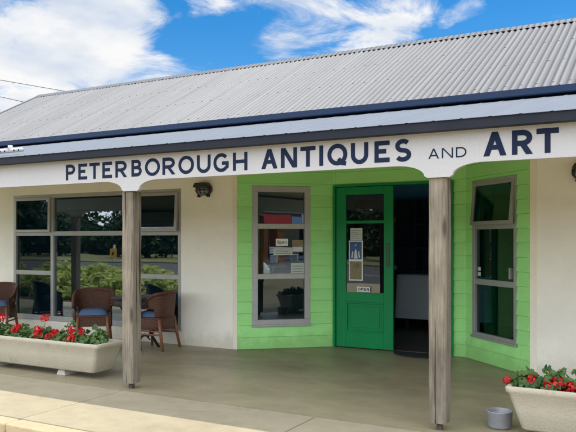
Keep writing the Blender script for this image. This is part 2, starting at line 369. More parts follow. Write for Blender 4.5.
# ------------------------------------------------------------------ stroke lettering
def arc(cx, cy, rx, ry, a0, a1, n=14):
    return [(cx+rx*math.cos(R(a0+(a1-a0)*i/n)), cy+ry*math.sin(R(a0+(a1-a0)*i/n))) for i in range(n+1)]
GL = {
 'P': [[(0,0),(0,1)], [(0,1),(.5,1)]+arc(.5,.72,.5,.28,90,-90)+[(0,.44)]],
 'E': [[(0,0),(0,1)], [(0,1),(1,1)], [(0,.52),(.88,.52)], [(0,0),(1,0)]],
 'T': [[(0,1),(1,1)], [(.5,0),(.5,1)]],
 'R': [[(0,0),(0,1)], [(0,1),(.5,1)]+arc(.5,.72,.46,.28,90,-90)+[(0,.44)]],
 'B': [[(0,0),(0,1)], [(0,1),(.5,1)]+arc(.5,.77,.40,.23,90,-90)+[(0,.54)], [(.4,.54),(.55,.54)]+arc(.55,.27,.45,.27,90,-90)+[(0,0)]],
 'O': [arc(.5,.5,.5,.5,0,360,32)],
 'U': [[(0,1)]+arc(.5,.42,.5,.42,180,360,18)+[(1,1)]],
 'G': [arc(.52,.5,.52,.5,42,318,26)+[(1,.22),(1,.46),(.58,.46)]],
 'H': [[(0,0),(0,1)], [(1,0),(1,1)], [(0,.5),(1,.5)]],
 'A': [[(0,0),(.5,1)], [(1,0),(.5,1)], [(.19,.33),(.81,.33)]],
 'N': [[(0,0),(0,1)], [(0,1),(1,0)], [(1,0),(1,1)]],
 'I': [[(.5,0),(.5,1)]],
 'Q': [arc(.48,.5,.48,.5,0,360,32), [(.55,.26),(.72,.02),(1,-.04)]],
 'S': [arc(.5,.75,.44,.25,35,270,16)[:-1]+arc(.5,.25,.48,.25,90,-150,16)],
 'D': [[(0,0),(0,1)], [(0,1),(.42,1)]+arc(.42,.5,.58,.5,90,-90,20)+[(0,0)]],
 'p': [[(0,-.35),(0,.66)], arc(.5,.33,.5,.33,0,360,20)],
 'e': [[(0,.33),(1,.33)]+arc(.5,.33,.5,.33,0,310,18)],
 'n': [[(0,0),(0,.66)], [(0,.4)]+arc(.5,.4,.5,.26,180,0,12)+[(1,0)]],
}
def ribbon(mb, pts, w, e0, e1, T):
    n = len(pts); closed = math.dist(pts[0], pts[-1]) < 1e-6 and n > 4
    L = []; Rr = []
    for i in range(n):
        if closed: a = pts[i-1 if i else n-2]; b = pts[i+1 if i < n-1 else 1]
        else: a = pts[max(i-1,0)]; b = pts[min(i+1,n-1)]
        p = pts[i]
        d1 = (p[0]-a[0], p[1]-a[1]); d2 = (b[0]-p[0], b[1]-p[1])
        l1 = math.hypot(*d1) or 1; l2 = math.hypot(*d2) or 1
        t = (d1[0]/l1+d2[0]/l2, d1[1]/l1+d2[1]/l2); lt = math.hypot(*t) or 1
        t = (t[0]/lt, t[1]/lt); nx, ny = -t[1], t[0]
        q = d2 if l2 != 1 and math.hypot(*d2) > 0 else d1; lq = math.hypot(*q) or 1
        cs = max(.55, abs(nx*-q[1]/lq + ny*q[0]/lq)); k = w/2/cs
        L.append((p[0]+nx*k, p[1]+ny*k)); Rr.append((p[0]-nx*k, p[1]-ny*k))
    vs = []
    for l, r in zip(L, Rr):
        vs += [T(l[0],e1,l[1]), T(r[0],e1,r[1]), T(l[0],e0,l[1]), T(r[0],e0,r[1])]
    fs = []
    for i in range(n-1):
        a = i*4; b = a+4
        fs += [(a,a+1,b+1,b), (a,b,b+2,a+2), (a+1,a+3,b+3,b+1), (a+2,b+2,b+3,a+3)]
    fs += [(0,2,3,1), (4*n-4,4*n-3,4*n-1,4*n-2)]
    mb.add(vs, fs)
def slab(mb, poly, e0, e1, T):
    mb.prism(poly, e0, e1, T=lambda a,e,z: T(a,e,z))
def letter(mb, ch, x0, x1, z0, z1, w, e0, T):
    xm = (x0+x1)/2; h = z1-z0; e1 = e0+.0022
    if ch == 'A':
        v = w*1.12
        slab(mb, [(x0,z0),(x0+v,z0),(xm+v/2,z1),(xm-v/2,z1)], e0, e1, T)
        slab(mb, [(x1-v,z0),(x1,z0),(xm+v/2,z1),(xm-v/2,z1)], e0, e1+.0004, T)
        f = .26; a = x0+(xm-v/2-x0)*f+v*.6
        slab(mb, [(a,z0+h*f),(x0+x1-a,z0+h*f),(x0+x1-a,z0+h*f+w*.9),(a,z0+h*f+w*.9)], e0, e1+.0008, T)
        return
    if ch == 'N':
        slab(mb, [(x0,z0),(x0+w,z0),(x0+w,z1),(x0,z1)], e0, e1, T)
        slab(mb, [(x1-w,z0),(x1,z0),(x1,z1),(x1-w,z1)], e0, e1+.0004, T)
        v = w*1.2
        slab(mb, [(x0,z1),(x0+v,z1),(x1,z0),(x1-v,z0)], e0, e1+.0008, T)
        return
    if ch == 'R':
        v = w*1.2; wx = x1-x0
        slab(mb, [(x0+wx*.36,z0+h*.42),(x0+wx*.36+v,z0+h*.42),(x1,z0),(x1-v*1.02,z0)], e0, e1+.0012, T)
    for k, st in enumerate(GL[ch]):
        xi0, xi1, zi0, zi1 = x0+w/2, x1-w/2, z0+w/2, z1-w/2
        pts = []
        n = len(st)
        for i, (u, v) in enumerate(st):
            x = xi0+(xi1-xi0)*u; z = zi0+(zi1-zi0)*v
            pts.append([x, z])
        # open stroke ends run to the outer edge of the letter box
        if math.dist(st[0], st[-1]) > 1e-6:
            for i, j in ((0,1),(n-1,n-2)):
                if st[i][1] in (0,1) and abs(st[i][0]-st[j][0]) < .6 and st[i][1] != st[j][1]:
                    s = 1 if st[i][1] == 1 else -1
                    dz = pts[i][1]-pts[j][1]
                    f = (w/2)/abs(dz)
                    pts[i] = [pts[i][0]+(pts[i][0]-pts[j][0])*f, pts[i][1]+dz*f]
                elif st[i][0] in (0,1) and st[i][1] == st[j][1] and ch in 'ETH':
                    pts[i][0] += (w/2 if st[i][0] == 1 else -w/2)
        ribbon(mb, [tuple(p) for p in pts], w, e0, e0+.0022+.0004*k, T)

# ------------------------------------------------------------------ setting: ground
struct(MB().box(-1500,1500,-1500,1500,-.60,-.20).build('ground', M['grass']))
struct(MB().box(-260,260,-21,-6,-.6,-.13).build('road', M['asphalt']))
struct(MB().box(-260,260,-5.99,3.62,-.6,-.13).build('gravel_forecourt', M['road']))
mk_ = MB()
for i in range(-30, 30):
    mk_.box(i*6., i*6.+2.4, -11.06, -10.94, -.128, -.126)
struct(mk_.build('lane_markings', M['marking']))
struct(MB().box(-260,260,-70,-21,-.6,-.06).build('grass_verge', M['grass']))
fp = MB(); kb = MB()
xs = [-4.5+2*i for i in range(-30, 30)]
for x in xs:
    fp.box(x+.005, x+1.995, 3.79, 4.945, -.12, 0)
    kb.box(x+.006, x+1.994, 3.63, 3.784, -.2, -.002)
struct(fp.build('footpath', M['concrete'], bevel=.006))
struct(kb.build('kerb', M['kerb'], bevel=.018, seg=3))
struct(MB().box(-64,56,3.66,4.94,-.5,-.012).build('footpath_base', M['soil']))
struct(MB().box(-10.95,3.6,4.953,8.42,-.5,0).build('verandah_floor', M['slab']))
struct(MB().box(-64,-10.957,4.953,14,-.5,-.004).build('side_yard', M['grass']))

# ------------------------------------------------------------------ shop building
XL, XR = -10.6, 3.3
shop = thing('shop_building', (-3.6,9.6,0), 'cream and lime green single storey shop with grey corrugated roof and recessed entry', 'shop')
WX0, WX1, WZ0, WZ1 = -9.08, -5.80, .20, 2.09
w = MB()
w.box(XL, WX0, 7.5, 7.64, 0, 2.75); w.box(WX1, -4.97, 7.5, 7.64, 0, 2.75)
w.box(WX0, WX1, 7.5, 7.64, 0, WZ0); w.box(WX0, WX1, 7.5, 7.64, WZ1, 2.75)
w.build('stucco_wall', M['stucco'], shop)
MB().box(-1.25, XR, 7.5, 7.64, 0, 2.75).build('stucco_wall', M['stucco'], shop)
MB().box(-4.97, -4.90, 7.49, 7.645, 0, 2.75).build('corner_trim', M['trim'], shop, bevel=.006)
MB().box(-1.32, -1.25, 7.49, 7.645, 0, 2.75).build('corner_trim', M['trim'], shop, bevel=.006)
MB().box(-4.895, -1.325, 7.502, 7.638, 2.50, 2.75).build('entry_header', M['stucco'], shop)
rc = MB(); rc.prism([(-4.9,0),(-1.32,0),(-2.2,.84),(-3.93,.84)], 2.46, 2.50, T=lambda x,y,z:(x, 7.64+(z*.85), y))
rc.build('entry_ceiling', M['lining'], shop)

def boards(T, L, z0, z1, holes, pitch=.152, lap=.016):
    """lapped weatherboards along a wall of length L, with rectangular holes (a0,a1,z0,z1)"""
    mb = MB()
    zs = [z0 + i*pitch for i in range(int((z1-z0)/pitch)+2)]
    for i in range(len(zs)-1):
        a, b = zs[i], min(zs[i+1], z1)
        if a >= z1-1e-4: break
        cuts = sorted({a, b} | {h[k] for h in holes for k in (2,3) if a < h[k] < b})
        for c0, c1 in zip(cuts[:-1], cuts[1:]):
            zm = (c0+c1)/2
            segs = [(0, L)]
            for h in holes:
                if h[2] <= zm <= h[3]:
                    ns = []
                    for s0, s1 in segs:
                        if h[0] > s0: ns.append((s0, min(h[0], s1)))
                        if h[1] < s1: ns.append((max(h[1], s0), s1))
                    segs = [s for s in ns if s[1]-s[0] > 1e-4]
            e0 = lap*(1-(c0-a)/pitch); e1 = lap*(1-(c1-a)/pitch)
            for s0, s1 in segs:
                b0 = c0+(.0035 if c0 == a else 0)
                if c0 == a: mb.box(s0,s1,-.020,-.006,c0,b0,T=T)
                mb.add([T(s0,e0,b0),T(s1,e0,b0),T(s1,e1+.002,c1),T(s0,e1+.002,c1),T(s0,-.02,b0),T(s1,-.02,b0),T(s1,-.02,c1),T(s0,-.02,c1)],
                       [(0,1,2,3),(0,4,5,1),(1,5,6,2),(3,2,6,7),(0,3,7,4),(4,7,6,5)])
    return mb
LP, LD = (-4.9,7.5), (.97,.84); LT = frame_at(LP, LD); LL = math.hypot(*LD)
RP, RD = (-2.2,8.34), (.88,-.84); RT = frame_at(RP, RD); RL = math.hypot(*RD)
BT = frame_at((-3.93,8.34), (1,0)); BL = 1.73
wl = (.186,.951,.30,2.095); wr = (.165,1.012,.285,2.09)
boards(LT, LL, .0, 2.47, [wl]).build('weatherboard_wall', M['lime'], shop)
boards(RT, RL, .0, 2.47, [wr]).build('weatherboard_wall', M['lime'], shop)
boards(BT, BL, .0, 2.47, [(.0,1.575,-.01,2.115)]).build('weatherboard_wall', M['lime'], shop)
# trims closing the inner corners of the entry
MB().box(-.012,.012,-.02,.016,0,2.46,T=frame_at((-3.93,8.335),(1,0))).build('corner_bead', M['lime'], shop)
MB().box(-.012,.012,-.02,.016,0,2.46,T=frame_at((-2.2,8.335),(1,0))).build('corner_bead', M['lime'], shop)

def window(T, a0, a1, z0, z1, mull, trans, sashes, fw=.055, panes=None, gm='glass', dims=(), dimsash=(), depth=.07, e=.004, label=None):
    """aluminium window: fixed frame, hinged sashes, panes. mull: [a]; trans: [(aL,aR,z)]; sashes: [(a0,a1,z0,z1,deg)]"""
    dimset = {tuple(round(q_,3) for q_ in d_) for d_ in dims}
    # frame
    wi = MB()
    wi.box(a0,a1,e-depth,e,z0,z0+fw,T=T); wi.box(a0,a1,e-depth,e,z1-fw,z1,T=T)
    wi.box(a0,a0+fw,e-depth+.002,e-.002,z0+fw,z1-fw,T=T); wi.box(a1-fw,a1,e-depth+.002,e-.002,z0+fw,z1-fw,T=T)
    for m_ in mull: wi.box(m_-.03,m_+.03,e-depth+.003,e-.003,z0+fw,z1-fw,T=T)
    for aL,aR,z in trans: wi.box(aL,aR,e-depth+.005,e-.005,z-.033,z+.033,T=T)
    # sill lip
    wi.box(a0-.01,a1+.01,e,e+.018,z0-.014,z0+.012,T=T)
    fr = wi.build('window', M['alu'], shop, bevel=.003, label=label)
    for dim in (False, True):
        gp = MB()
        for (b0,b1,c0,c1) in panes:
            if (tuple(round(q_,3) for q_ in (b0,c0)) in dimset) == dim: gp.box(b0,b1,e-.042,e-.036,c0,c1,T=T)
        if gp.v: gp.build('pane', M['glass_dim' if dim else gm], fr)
    for si, (b0,b1,c0,c1,deg) in enumerate(sashes):
        def S(a,ee,z,c1=c1,deg=deg):
            dz = z-c1; r = R(deg)
            return T(a, ee + .012 + -dz*math.sin(r) + 0, c1 + dz*math.cos(r))
        sm = MB(); q = .042
        sm.box(b0,b1,-.022,.014,c0,c0+q,T=S); sm.box(b0,b1,-.022,.014,c1-q,c1,T=S)
        sm.box(b0,b0+q,-.021,.013,c0+q,c1-q,T=S); sm.box(b1-q,b1,-.021,.013,c0+q,c1-q,T=S)
        so = sm.build('sash', M['alu'], fr, bevel=.003)
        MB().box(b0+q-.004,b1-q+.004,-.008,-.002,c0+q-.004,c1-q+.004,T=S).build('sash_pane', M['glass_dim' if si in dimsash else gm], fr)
    return fr
WT = frame_at((0,7.5), (1,0))
m1, m2, t1, t2, fw = -8.235, -6.605, 1.497, .90, .055
A0, A1 = WX0+fw, WX1-fw
window(WT, WX0, WX1, WZ0, WZ1, [m1, m2], [(A0,m1-.03,t1),(m1+.03,m2-.03,t1),(m2+.03,A1,t1),(A0,m1-.03,t2),(m2+.03,A1,t2)],
       [(A0-.012,m1-.02,t1+.02,WZ1-.045,.6),(m2+.02,A1+.012,t1+.02,WZ1-.045,3.6)],
       panes=[(m1+.03,m2-.03,t1+.033,WZ1-fw),(m1+.03,m2-.03,WZ0+fw,t1-.033)] + [q for b0,b1 in ((A0,m1-.03),(m2+.03,A1)) for q in ((b0,b1,WZ0+fw,t2-.033),(b0,b1,t2+.033,t1-.033))],
       dims=((A0,WZ0+fw),(A0,t2+.033)), dimsash=(0,1),
       label='wide three bay aluminium window reflecting shrubs and the road')
def slim(T, wn, t1, t2, fw, sash, label, gm):
    a0,a1,z0,z1 = wn
    p = [(a0+fw,a1-fw,z0+fw,t2-.033),(a0+fw,a1-fw,t2+.033,t1-.033)]
    s = []
    if sash: s = [(a0+fw-.02,a1-fw+.02,t1+.015,z1-.03,5.2)]
    else: p.append((a0+fw,a1-fw,t1+.033,z1-fw))
    return window(T, a0, a1, z0, z1, [], [(a0+fw,a1-fw,t1),(a0+fw,a1-fw,t2)], s, fw=fw, panes=p, label=label, depth=.075, e=.02, gm=gm, dims=((a0+fw,z0+fw),))
wL = slim(LT, wl, 1.577, .93, .075, False, 'tall narrow window left of the green door with paper notices on its middle pane', 'glass')
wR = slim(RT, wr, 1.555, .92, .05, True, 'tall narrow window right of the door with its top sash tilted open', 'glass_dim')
# notices stuck on the glass of the left narrow window
def notice(T, a0, a1, z0, z1, e, name, mat, parent):
    return MB().box(a0,a1,e,e+.0015,z0,z1,T=T).build(name, mat, parent)
eg = -.015
st = MB(); st.box(.50,.66,eg,eg+.0015,1.325,1.415,T=LT); st.build('open_notice', M['paper'], wL)
tx = MB()
for i, ch in enumerate('Open'):
    x0 = .518+i*.033
    if ch == 'O': letter(tx, 'O', x0, x0+.029, 1.35, 1.395, .006, eg+.0015, LT)
    else: letter(tx, ch, x0, x0+.025, 1.35, 1.395, .006, eg+.0015, LT)
tx.build('open_lettering', M['ink'], wL)
st = MB(); st.box(.47,.72,eg,eg+.0015,1.205,1.29,T=LT); st.build('hours_notice', M['paper_grey'], wL)
tx = MB()
for j in range(3): tx.box(.49,.70-.03*(j%2),eg+.0015,eg+.003,1.222+.022*j,1.231+.022*j,T=LT)
tx.build('print_lines', M['inkgrey'], wL)
st = MB(); st.box(.715,.865,eg,eg+.0015,1.24,1.40,T=LT); st.build('picture_notice', M['brown_print'], wL)
st = MB(); st.box(.72,.855,eg+.0016,eg+.0026,1.25,1.31,T=LT); st.build('picture_notice', M['pale_print'], wL)
st = MB(); st.box(.70,.876,eg,eg+.0015,.968,1.10,T=LT); st.build('card_notice', M['paper_grey'], wL)
tx = MB()
for j in range(3): tx.box(.72,.855,eg+.0015,eg+.003,.985+.035*j,.995+.035*j,T=LT)
tx.build('print_lines', M['inkgrey'], wL)
for z in (.985, 1.045):
    MB().box(.235,.295,eg,eg+.0015,z,z+.042,T=RT).build('small_notice', M['paper_grey'], wR)
MB().box(.90,.925,eg+.01,eg+.05,.98,1.10,T=RT).build('sash_catch', M['alu'], wR, bevel=.004)

# double door: closed left leaf, right leaf swung inside
dj = MB()
dj.box(-3.932,-3.905,8.29,8.42,0,2.115); dj.box(-2.375,-2.345,8.29,8.42,0,2.115); dj.box(-3.905,-2.375,8.291,8.42,2.09,2.115)
dj.build('door_frame', M['door_green'], shop, bevel=.003)
def leaf(T):
    d = MB()
    W = .79; s = .142
    g0, g1, zt, zb = s, W-s+.017, 1.985, .725
    d.box(0,g0,-.04,0,.012,2.085,T=T); d.box(g1,W,-.04,0,.012,2.085,T=T)
    d.box(g0,g1,-.039,-.001,zt,2.085,T=T); d.box(g0,g1,-.039,-.001,.60,zb,T=T); d.box(g0,g1,-.039,-.001,.012,.215,T=T)
    d.box(g0,g1,-.034,-.004,1.612,1.65,T=T)
    d.box(g0,g1,-.032,-.014,.215,.60,T=T)
    d.box(g0+.06,g1-.06,-.02,-.006,.27,.545,T=T)
    for b in ((g0,g1,.215,.235),(g0,g1,.58,.60),(g0,g0+.02,.235,.58),(g1-.02,g1,.235,.58)):
        d.box(b[0],b[1],-.013,.004,b[2],b[3],T=T)
    o = d.build('door', M['door_green'], shop, bevel=.004)
    g = MB(); g.box(g0,g1,-.022,-.017,zb,1.612,T=T); g.box(g0,g1,-.022,-.017,1.65,zt,T=T)
    g.build('door_pane', M['doorglass'], o)
    MB().box(W-.098,W-.045,0,.006,1.06,1.36,T=T).build('push_plate', M['plate'], o, bevel=.002)
    return o
DT = frame_at((-3.902,8.325), (1,0))
d1 = leaf(DT)
d2 = leaf(frame_at((-2.39,9.13), (0,-1)))
ep = -.0165
p = lambda X: X+3.902
def poster(name, mat, x0, x1, z0, z1, e): return MB().box(p(x0),p(x1),e,e+.0016,z0,z1,T=DT).build(name, mat, d1)
poster('notice_sheet', M['paper_grey'], -3.705,-3.535,1.395,1.555,ep)
tx = MB()
for j in range(5): tx.box(p(-3.685),p(-3.56-.03*(j%2)),ep+.0016,ep+.0026,1.42+.025*j,1.427+.025*j,T=DT)
tx.build('print_lines', M['inkgrey'], d1)
poster('poster', M['paper'], -3.725,-3.53,.875,1.392,ep)
poster('poster_print', M['blue_print'], -3.712,-3.545,1.15,1.378,ep+.0017)
fg = MB()
ep2 = ep+.0034
fg.prism([(p(-3.655),1.16),(p(-3.60),1.16),(p(-3.612),1.25),(p(-3.628),1.29),(p(-3.643),1.25)], ep2, ep2+.001, T=DT)
fg.prism([(p(-3.69),1.17),(p(-3.67),1.17),(p(-3.66),1.24),(p(-3.675),1.26)], ep2, ep2+.001, T=DT)
fg.prism([(p(-3.585),1.17),(p(-3.565),1.17),(p(-3.58),1.26),(p(-3.595),1.24)], ep2, ep2+.001, T=DT)
fg.box(p(-3.636),p(-3.620),ep2,ep2+.001,1.325,1.342,T=DT)
fg.build('poster_figure', M['pale_print'], d1)
poster('poster_print', M['brown_print'], -3.712,-3.545,.89,1.125,ep+.0017)
poster('open_sign', M['paper'], -3.60,-3.42,.735,.80,.0005)
tx = MB()
for i, ch in enumerate('OPEN'): letter(tx, ch, p(-3.585)+i*.039, p(-3.585)+i*.039+.031, .749, .786, .007, .0021, DT)
tx.build('open_lettering', M['ink'], d1)

# shell and interior
sh = MB()
sh.box(XL,XL+.14,7.645,12.0,0,2.75); sh.box(XR-.14,XR,7.645,12.0,0,2.75); sh.box(XL,XR,12.0,12.14,0,2.75)
sh.build('outer_wall', M['stucco'], shop)
for x in (XL, XR-.14):
    gb = MB(); gb.prism([(7.64,2.75),(12.0,2.75),(9.6,4.05)], x, x+.14, T=lambda a,b,z:(b,a,z))
    gb.build('gable_wall', M['stucco'], shop)
inn = MB()
inn.box(XL+.15,XR-.15,11.9,11.98,0,2.6); inn.box(XL+.145,XR-.145,7.66,11.99,2.6,2.64)
inn.box(XL+.15,XL+.2,7.66,11.9,0,2.6); inn.box(XR-.2,XR-.15,7.66,11.9,0,2.6)
inn.box(-5.6,-5.54,8.6,11.9,0,2.6); inn.box(-1.2,-1.14,7.66,11.9,0,2.6)
inn.build('interior_wall', M['wall_in'], shop)
fl = MB(); fl.box(XL+.2,XR-.2,8.425,11.9,-.1,.004); fl.box(XL+.2,-4.99,7.65,8.42,.002,.02); fl.box(-1.2,XR-.2,7.65,8.42,.002,.02)
fl.build('interior_floor', M['floor_in'], shop)

# main roof
RY0, RZ0, RY1, RZ1 = 7.12, 2.875, 9.6, 4.215
RX0, RX1 = -10.9, 3.55
def corrugated(x0, x1, y0, z0, y1, z1, pitch=.0762, amp=.009, per=10, rows=3, lap=True):
    mb = MB(); n = int((x1-x0)/pitch*per)
    sl = math.atan2(z1-z0, abs(y1-y0)); ny = -math.sin(sl)*(1 if y1 > y0 else -1); nz = math.cos(sl)
    vs = []
    for r in range(rows+1):
        f = r/rows
        for i in range(n+1):
            x = x0+(x1-x0)*i/n
            ph = (x-x0)/pitch
            h = amp*math.cos(2*math.pi*ph)
            if lap:
                k = ph % 10
                if k > 9.3: h += .006
                elif k > 9.2: h += .006*(k-9.2)/.1
            vs.append((x, y0+(y1-y0)*f+ny*h, z0+(z1-z0)*f+nz*h))
    fs = [(r*(n+1)+i, r*(n+1)+i+1, (r+1)*(n+1)+i+1, (r+1)*(n+1)+i) for r in range(rows) for i in range(n)]
    mb.add(vs, fs, True); return mb
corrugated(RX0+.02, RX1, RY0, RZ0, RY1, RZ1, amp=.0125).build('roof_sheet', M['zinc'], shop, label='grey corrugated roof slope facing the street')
sw0 = MB(); sl_ = (RZ1-RZ0)/(RY1-RY0)
for f in (.045,.33,.63,.93):
    y = RY0+(RY1-RY0)*f; z = RZ0+(RZ1-RZ0)*f
    for k in range(1, int((RX1-RX0)/.0762), 2):
        x = RX0+.02+k*.0762
        lap_ = .006 if (k % 10) > 9.3 else 0
        sw0.lathe([(.011,0),(.011,.004),(.006,.010),(.001,.011)], (x,y-.47*(.0125+lap_),z+.88*(.0125+lap_)-.002), 6)
so_ = sw0.build('roof_screw', M['screw'], shop); so_['kind'] = 'stuff'
MB().add([(RX0,9.602,RZ1),(RX1,9.602,RZ1),(RX1,12.2,2.85),(RX0,12.2,2.85)], [(0,1,2,3)]).build('roof_sheet', M['rearroof'], shop)
rcap = MB()
dy, dz = .13, .0705
rcap.profile([(RY1-dy,RZ1-dz+.014),(RY1-dy,RZ1-dz+.018),(RY1-.03,RZ1+.006),(RY1,RZ1+.024),(RY1+.03,RZ1+.006),(RY1+dy,RZ1-dz+.018),(RY1+dy,RZ1-dz+.014),(RY1,RZ1+.018)], RX0-.01, RX1)
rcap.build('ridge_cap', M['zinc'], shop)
vg = MB()
vg.add([(RX0-.015,RY0-.02,RZ0-.12),(RX0-.015,RY1,RZ1-.12),(RX0-.015,RY1,RZ1+.014),(RX0-.015,RY0-.02,RZ0+.006),
        (RX0+.06,RY0-.02,RZ0-.12),(RX0+.06,RY1,RZ1-.12),(RX0+.06,RY1,RZ1+.016),(RX0+.06,RY0-.02,RZ0+.012)],
       [(0,1,2,3),(4,7,6,5),(3,2,6,7),(0,4,5,1),(0,3,7,4),(1,5,6,2)])
vg.build('verge_flashing', M['zinc'], shop)
gu = MB()
gu.profile([(7.075,2.876),(7.075,2.814),(7.083,2.804),(7.20,2.804),(7.20,2.85),(7.195,2.85),(7.195,2.81),(7.087,2.81),(7.082,2.816),(7.082,2.876)], RX0-.02, RX1)
gu.build('gutter', M['gutter_top'], shop, label='dark blue gutter along the main roof edge')
MB().box(RX0,RX1,7.203,7.225,2.77,2.868).build('fascia_board', M['gutter_top'], shop)
MB().box(RX0+.02,RX1,7.228,7.64,2.79,2.802).build('soffit', M['lining'], shop)

# ------------------------------------------------------------------ verandah
ver = thing('verandah', (-3.6,5.07,0), 'street verandah with pale blue grey roof strip, dark gutter and grey timber posts', 'verandah')
VY0, VZ0, VY1, VZ1 = 4.86, 2.246, 7.2, 2.800
vr = MB()
n = int((RX1-RX0)/.2)
prof = []
for i in range(n+1):
    x = RX0+i*.2
    prof += [(x,0),(x+.17,0),(x+.176,.004),(x+.194,.004)]
vs = []; fs = []
for (y,z) in ((VY0,VZ0),(VY1,VZ1)):
    vs += [(min(x,RX1),y,z+h) for x,h in prof]
k = len(prof)
vr.add(vs, [(i,i+1,k+i+1,k+i) for i in range(k-1)])
vr.build('verandah_roof_sheet', M['vroof'], ver, label='pale blue grey verandah roof strip under the main gutter')
MB().add([(RX0,VY0+.02,VZ0-.05),(RX1,VY0+.02,VZ0-.05),(RX1,7.49,2.735),(RX0,7.49,2.735),(RX0,VY0+.02,VZ0-.03),(RX1,VY0+.02,VZ0-.03),(RX1,7.49,2.75),(RX0,7.49,2.75)],
         [(0,1,2,3),(4,5,6,7),(0,1,5,4),(2,3,7,6),(0,3,7,4),(1,2,6,5)]).build('verandah_lining', M['lining'], ver)
vg = MB()
vg.profile([(4.872,2.250),(4.872,2.181),(4.965,2.181),(4.965,2.24),(4.96,2.24),(4.96,2.186),(4.878,2.186),(4.878,2.244),(4.886,2.244),(4.886,2.250)], RX0-.02, RX1)
vg.build('verandah_gutter', M['gutter_low'], ver, label='slate grey gutter above the painted sign board')
MB().box(RX0,RX1,5.025,5.12,1.99,2.20).build('beam', M['sign_white'], ver)
POSTS = [-10.30,-7.375,-4.445,-1.516,1.41]
def make_post():
    pm = MB(); h = .066
    zs = [.055+ i*(1.80/12) for i in range(13)]
    rnd = random.Random(3)
    vs = []; c = .010
    for z in zs:
        ox, oy, s = rnd.uniform(-.0015,.0015), rnd.uniform(-.0015,.0015), rnd.uniform(-.001,.001)
        g = h+s
        if z == zs[0]: g -= .006
        for a,b in ((-g+c,-g),(0,-g-.0005),(g-c,-g),(g,-g+c),(g,g-c),(g-c,g),(-g+c,g),(-g,g-c),(-g,-g+c)):
            vs.append((a+ox,b+oy,z))
    m_ = 9; fs = []
    for i in range(12):
        for k in range(m_): fs.append((i*m_+k, i*m_+(k+1)%m_, (i+1)*m_+(k+1)%m_, (i+1)*m_+k))
    fs += [tuple(range(m_)), tuple(range(12*m_, 13*m_))]
    pm.add(vs, fs)
    o = pm.build('post', M['wood'], ver)
    f = MB(); f.box(-.020,.020,-.020,.020,.0005,.06)
    f.build('post_foot', M['stub'], o)
    return o
p0 = make_post(); p0.matrix_parent_inverse = Matrix()
for i, x in enumerate(POSTS):
    o = p0 if i == 0 else copy_tree(p0, ver)
    o.location = Vector((x-(.06 if abs(x+4.445) < .01 else .014),5.07,0)) - Vector((-3.6,5.07,0))
sp = MB()
sp.tube([(-7.1,5.08,2.352),(-6.02,5.08,2.352)], .024, 10)
sp.tube([(-6.2,5.08,2.352),(-6.2,5.08,2.405)], .026, 10)
spo = sp.build('downpipe_spreader', M['pvc'], ver, label='white perforated pipe lying on the verandah roof')
for i in range(14):
    x = -6.98+i*.072
    if abs(x+6.2) < .05: continue
    MB().tube([(x,5.058,2.347),(x,5.054,2.3465)], .010, 8).build('drain_hole', M['hole'], spo)

# ------------------------------------------------------------------ sign board
sign = thing('shop_sign', (-2.8,5.0,1.95), 'long white painted board with navy lettering and arched lower edge above the posts', 'sign')
ZB, ZT, ZF = 1.953, 2.196, 1.856
top = [(RX0, ZT), (RX1, ZT)]
low = []
for x in POSTS:
    seg = []
    for i in range(11):
        t = i/10*math.pi/2
        seg.append((x-.105-.21*math.cos(t), ZB-(ZB-ZF-.008)*(1-math.cos(math.pi/2-t)) if False else ZB-(ZB-ZF-.012)*(1-math.cos(t))))
    seg = [(x-.33+.225*math.sin(i/10*math.pi/2), ZB-(ZB-ZF-.014)*(1-math.cos(i/10*math.pi/2))) for i in range(11)]
    right = [(2*x-a, z) for a, z in reversed(seg)]
    low += seg + [(x-.083,ZF),(x+.083,ZF)] + right
bd = MB()
# strip of quads between the arched bottom and the straight top
pts = [(RX0, ZB)] + low + [(RX1, ZB)]
yf, yb = 4.982, 5.022
vs = []
for x, z in pts: vs += [(x,yf,z),(x,yf,ZT),(x,yb,z),(x,yb,ZT)]
fs = []
for i in range(len(pts)-1):
    a = 4*i; b = a+4
    fs += [(a,b,b+1,a+1),(a+2,a+3,b+3,b+2),(a,a+2,b+2,b),(a+1,b+1,b+3,a+3)]
fs += [(0,1,3,2),(len(vs)-4,len(vs)-2,len(vs)-1,len(vs)-3)]
bd.add(vs, fs); bd.build('sign_board', M['sign_white'], sign)
ST = frame_at((0,yf), (1,0))
def word(txt, xs, z0, z1, w_):
    mb = MB()
    for ch, (a, b), (q0, q1) in zip(txt, xs, zip(z0, z1)): letter(mb, ch, a, b, q0, q1, w_, 0, ST)
    return mb.build('lettering', M['navy'], sign)
BZ, TZ = 1.988, 2.142
def wordz(txt, xs, z0, z1, w_):
    mb = MB()
    for ch, (a, b) in zip(txt, xs):
        r = .004 if ch in 'OQGS' else 0
        letter(mb, ch, a, b, z0-r - (.0 if ch != 'U' else .004), z1+r, w_, 0, ST)
    return mb.build('lettering', M['navy'], sign)
wordz('PETERBOROUGH', [(-5.274,-5.150),(-5.105,-4.990),(-4.959,-4.826),(-4.791,-4.670),(-4.626,-4.484),(-4.429,-4.306),(-4.267,-4.092),(-4.063,-3.918),(-3.882,-3.711),(-3.679,-3.533),(-3.503,-3.345),(-3.301,-3.156)], BZ, TZ, .030)
wordz('ANTIQUES', [(-3.018,-2.864),(-2.831,-2.682),(-2.65,-2.515),(-2.484,-2.444),(-2.409,-2.232),(-2.207,-2.063),(-2.012,-1.89),(-1.851,-1.718)], BZ, TZ+.008, .034)
wordz('AND', [(-1.589,-1.51),(-1.488,-1.407),(-1.385,-1.31)], 1.993, 2.066, .0095)
wordz('ART', [(-1.19,-1.032),(-.995,-.856),(-.833,-.689)], BZ, TZ+.014, .037)

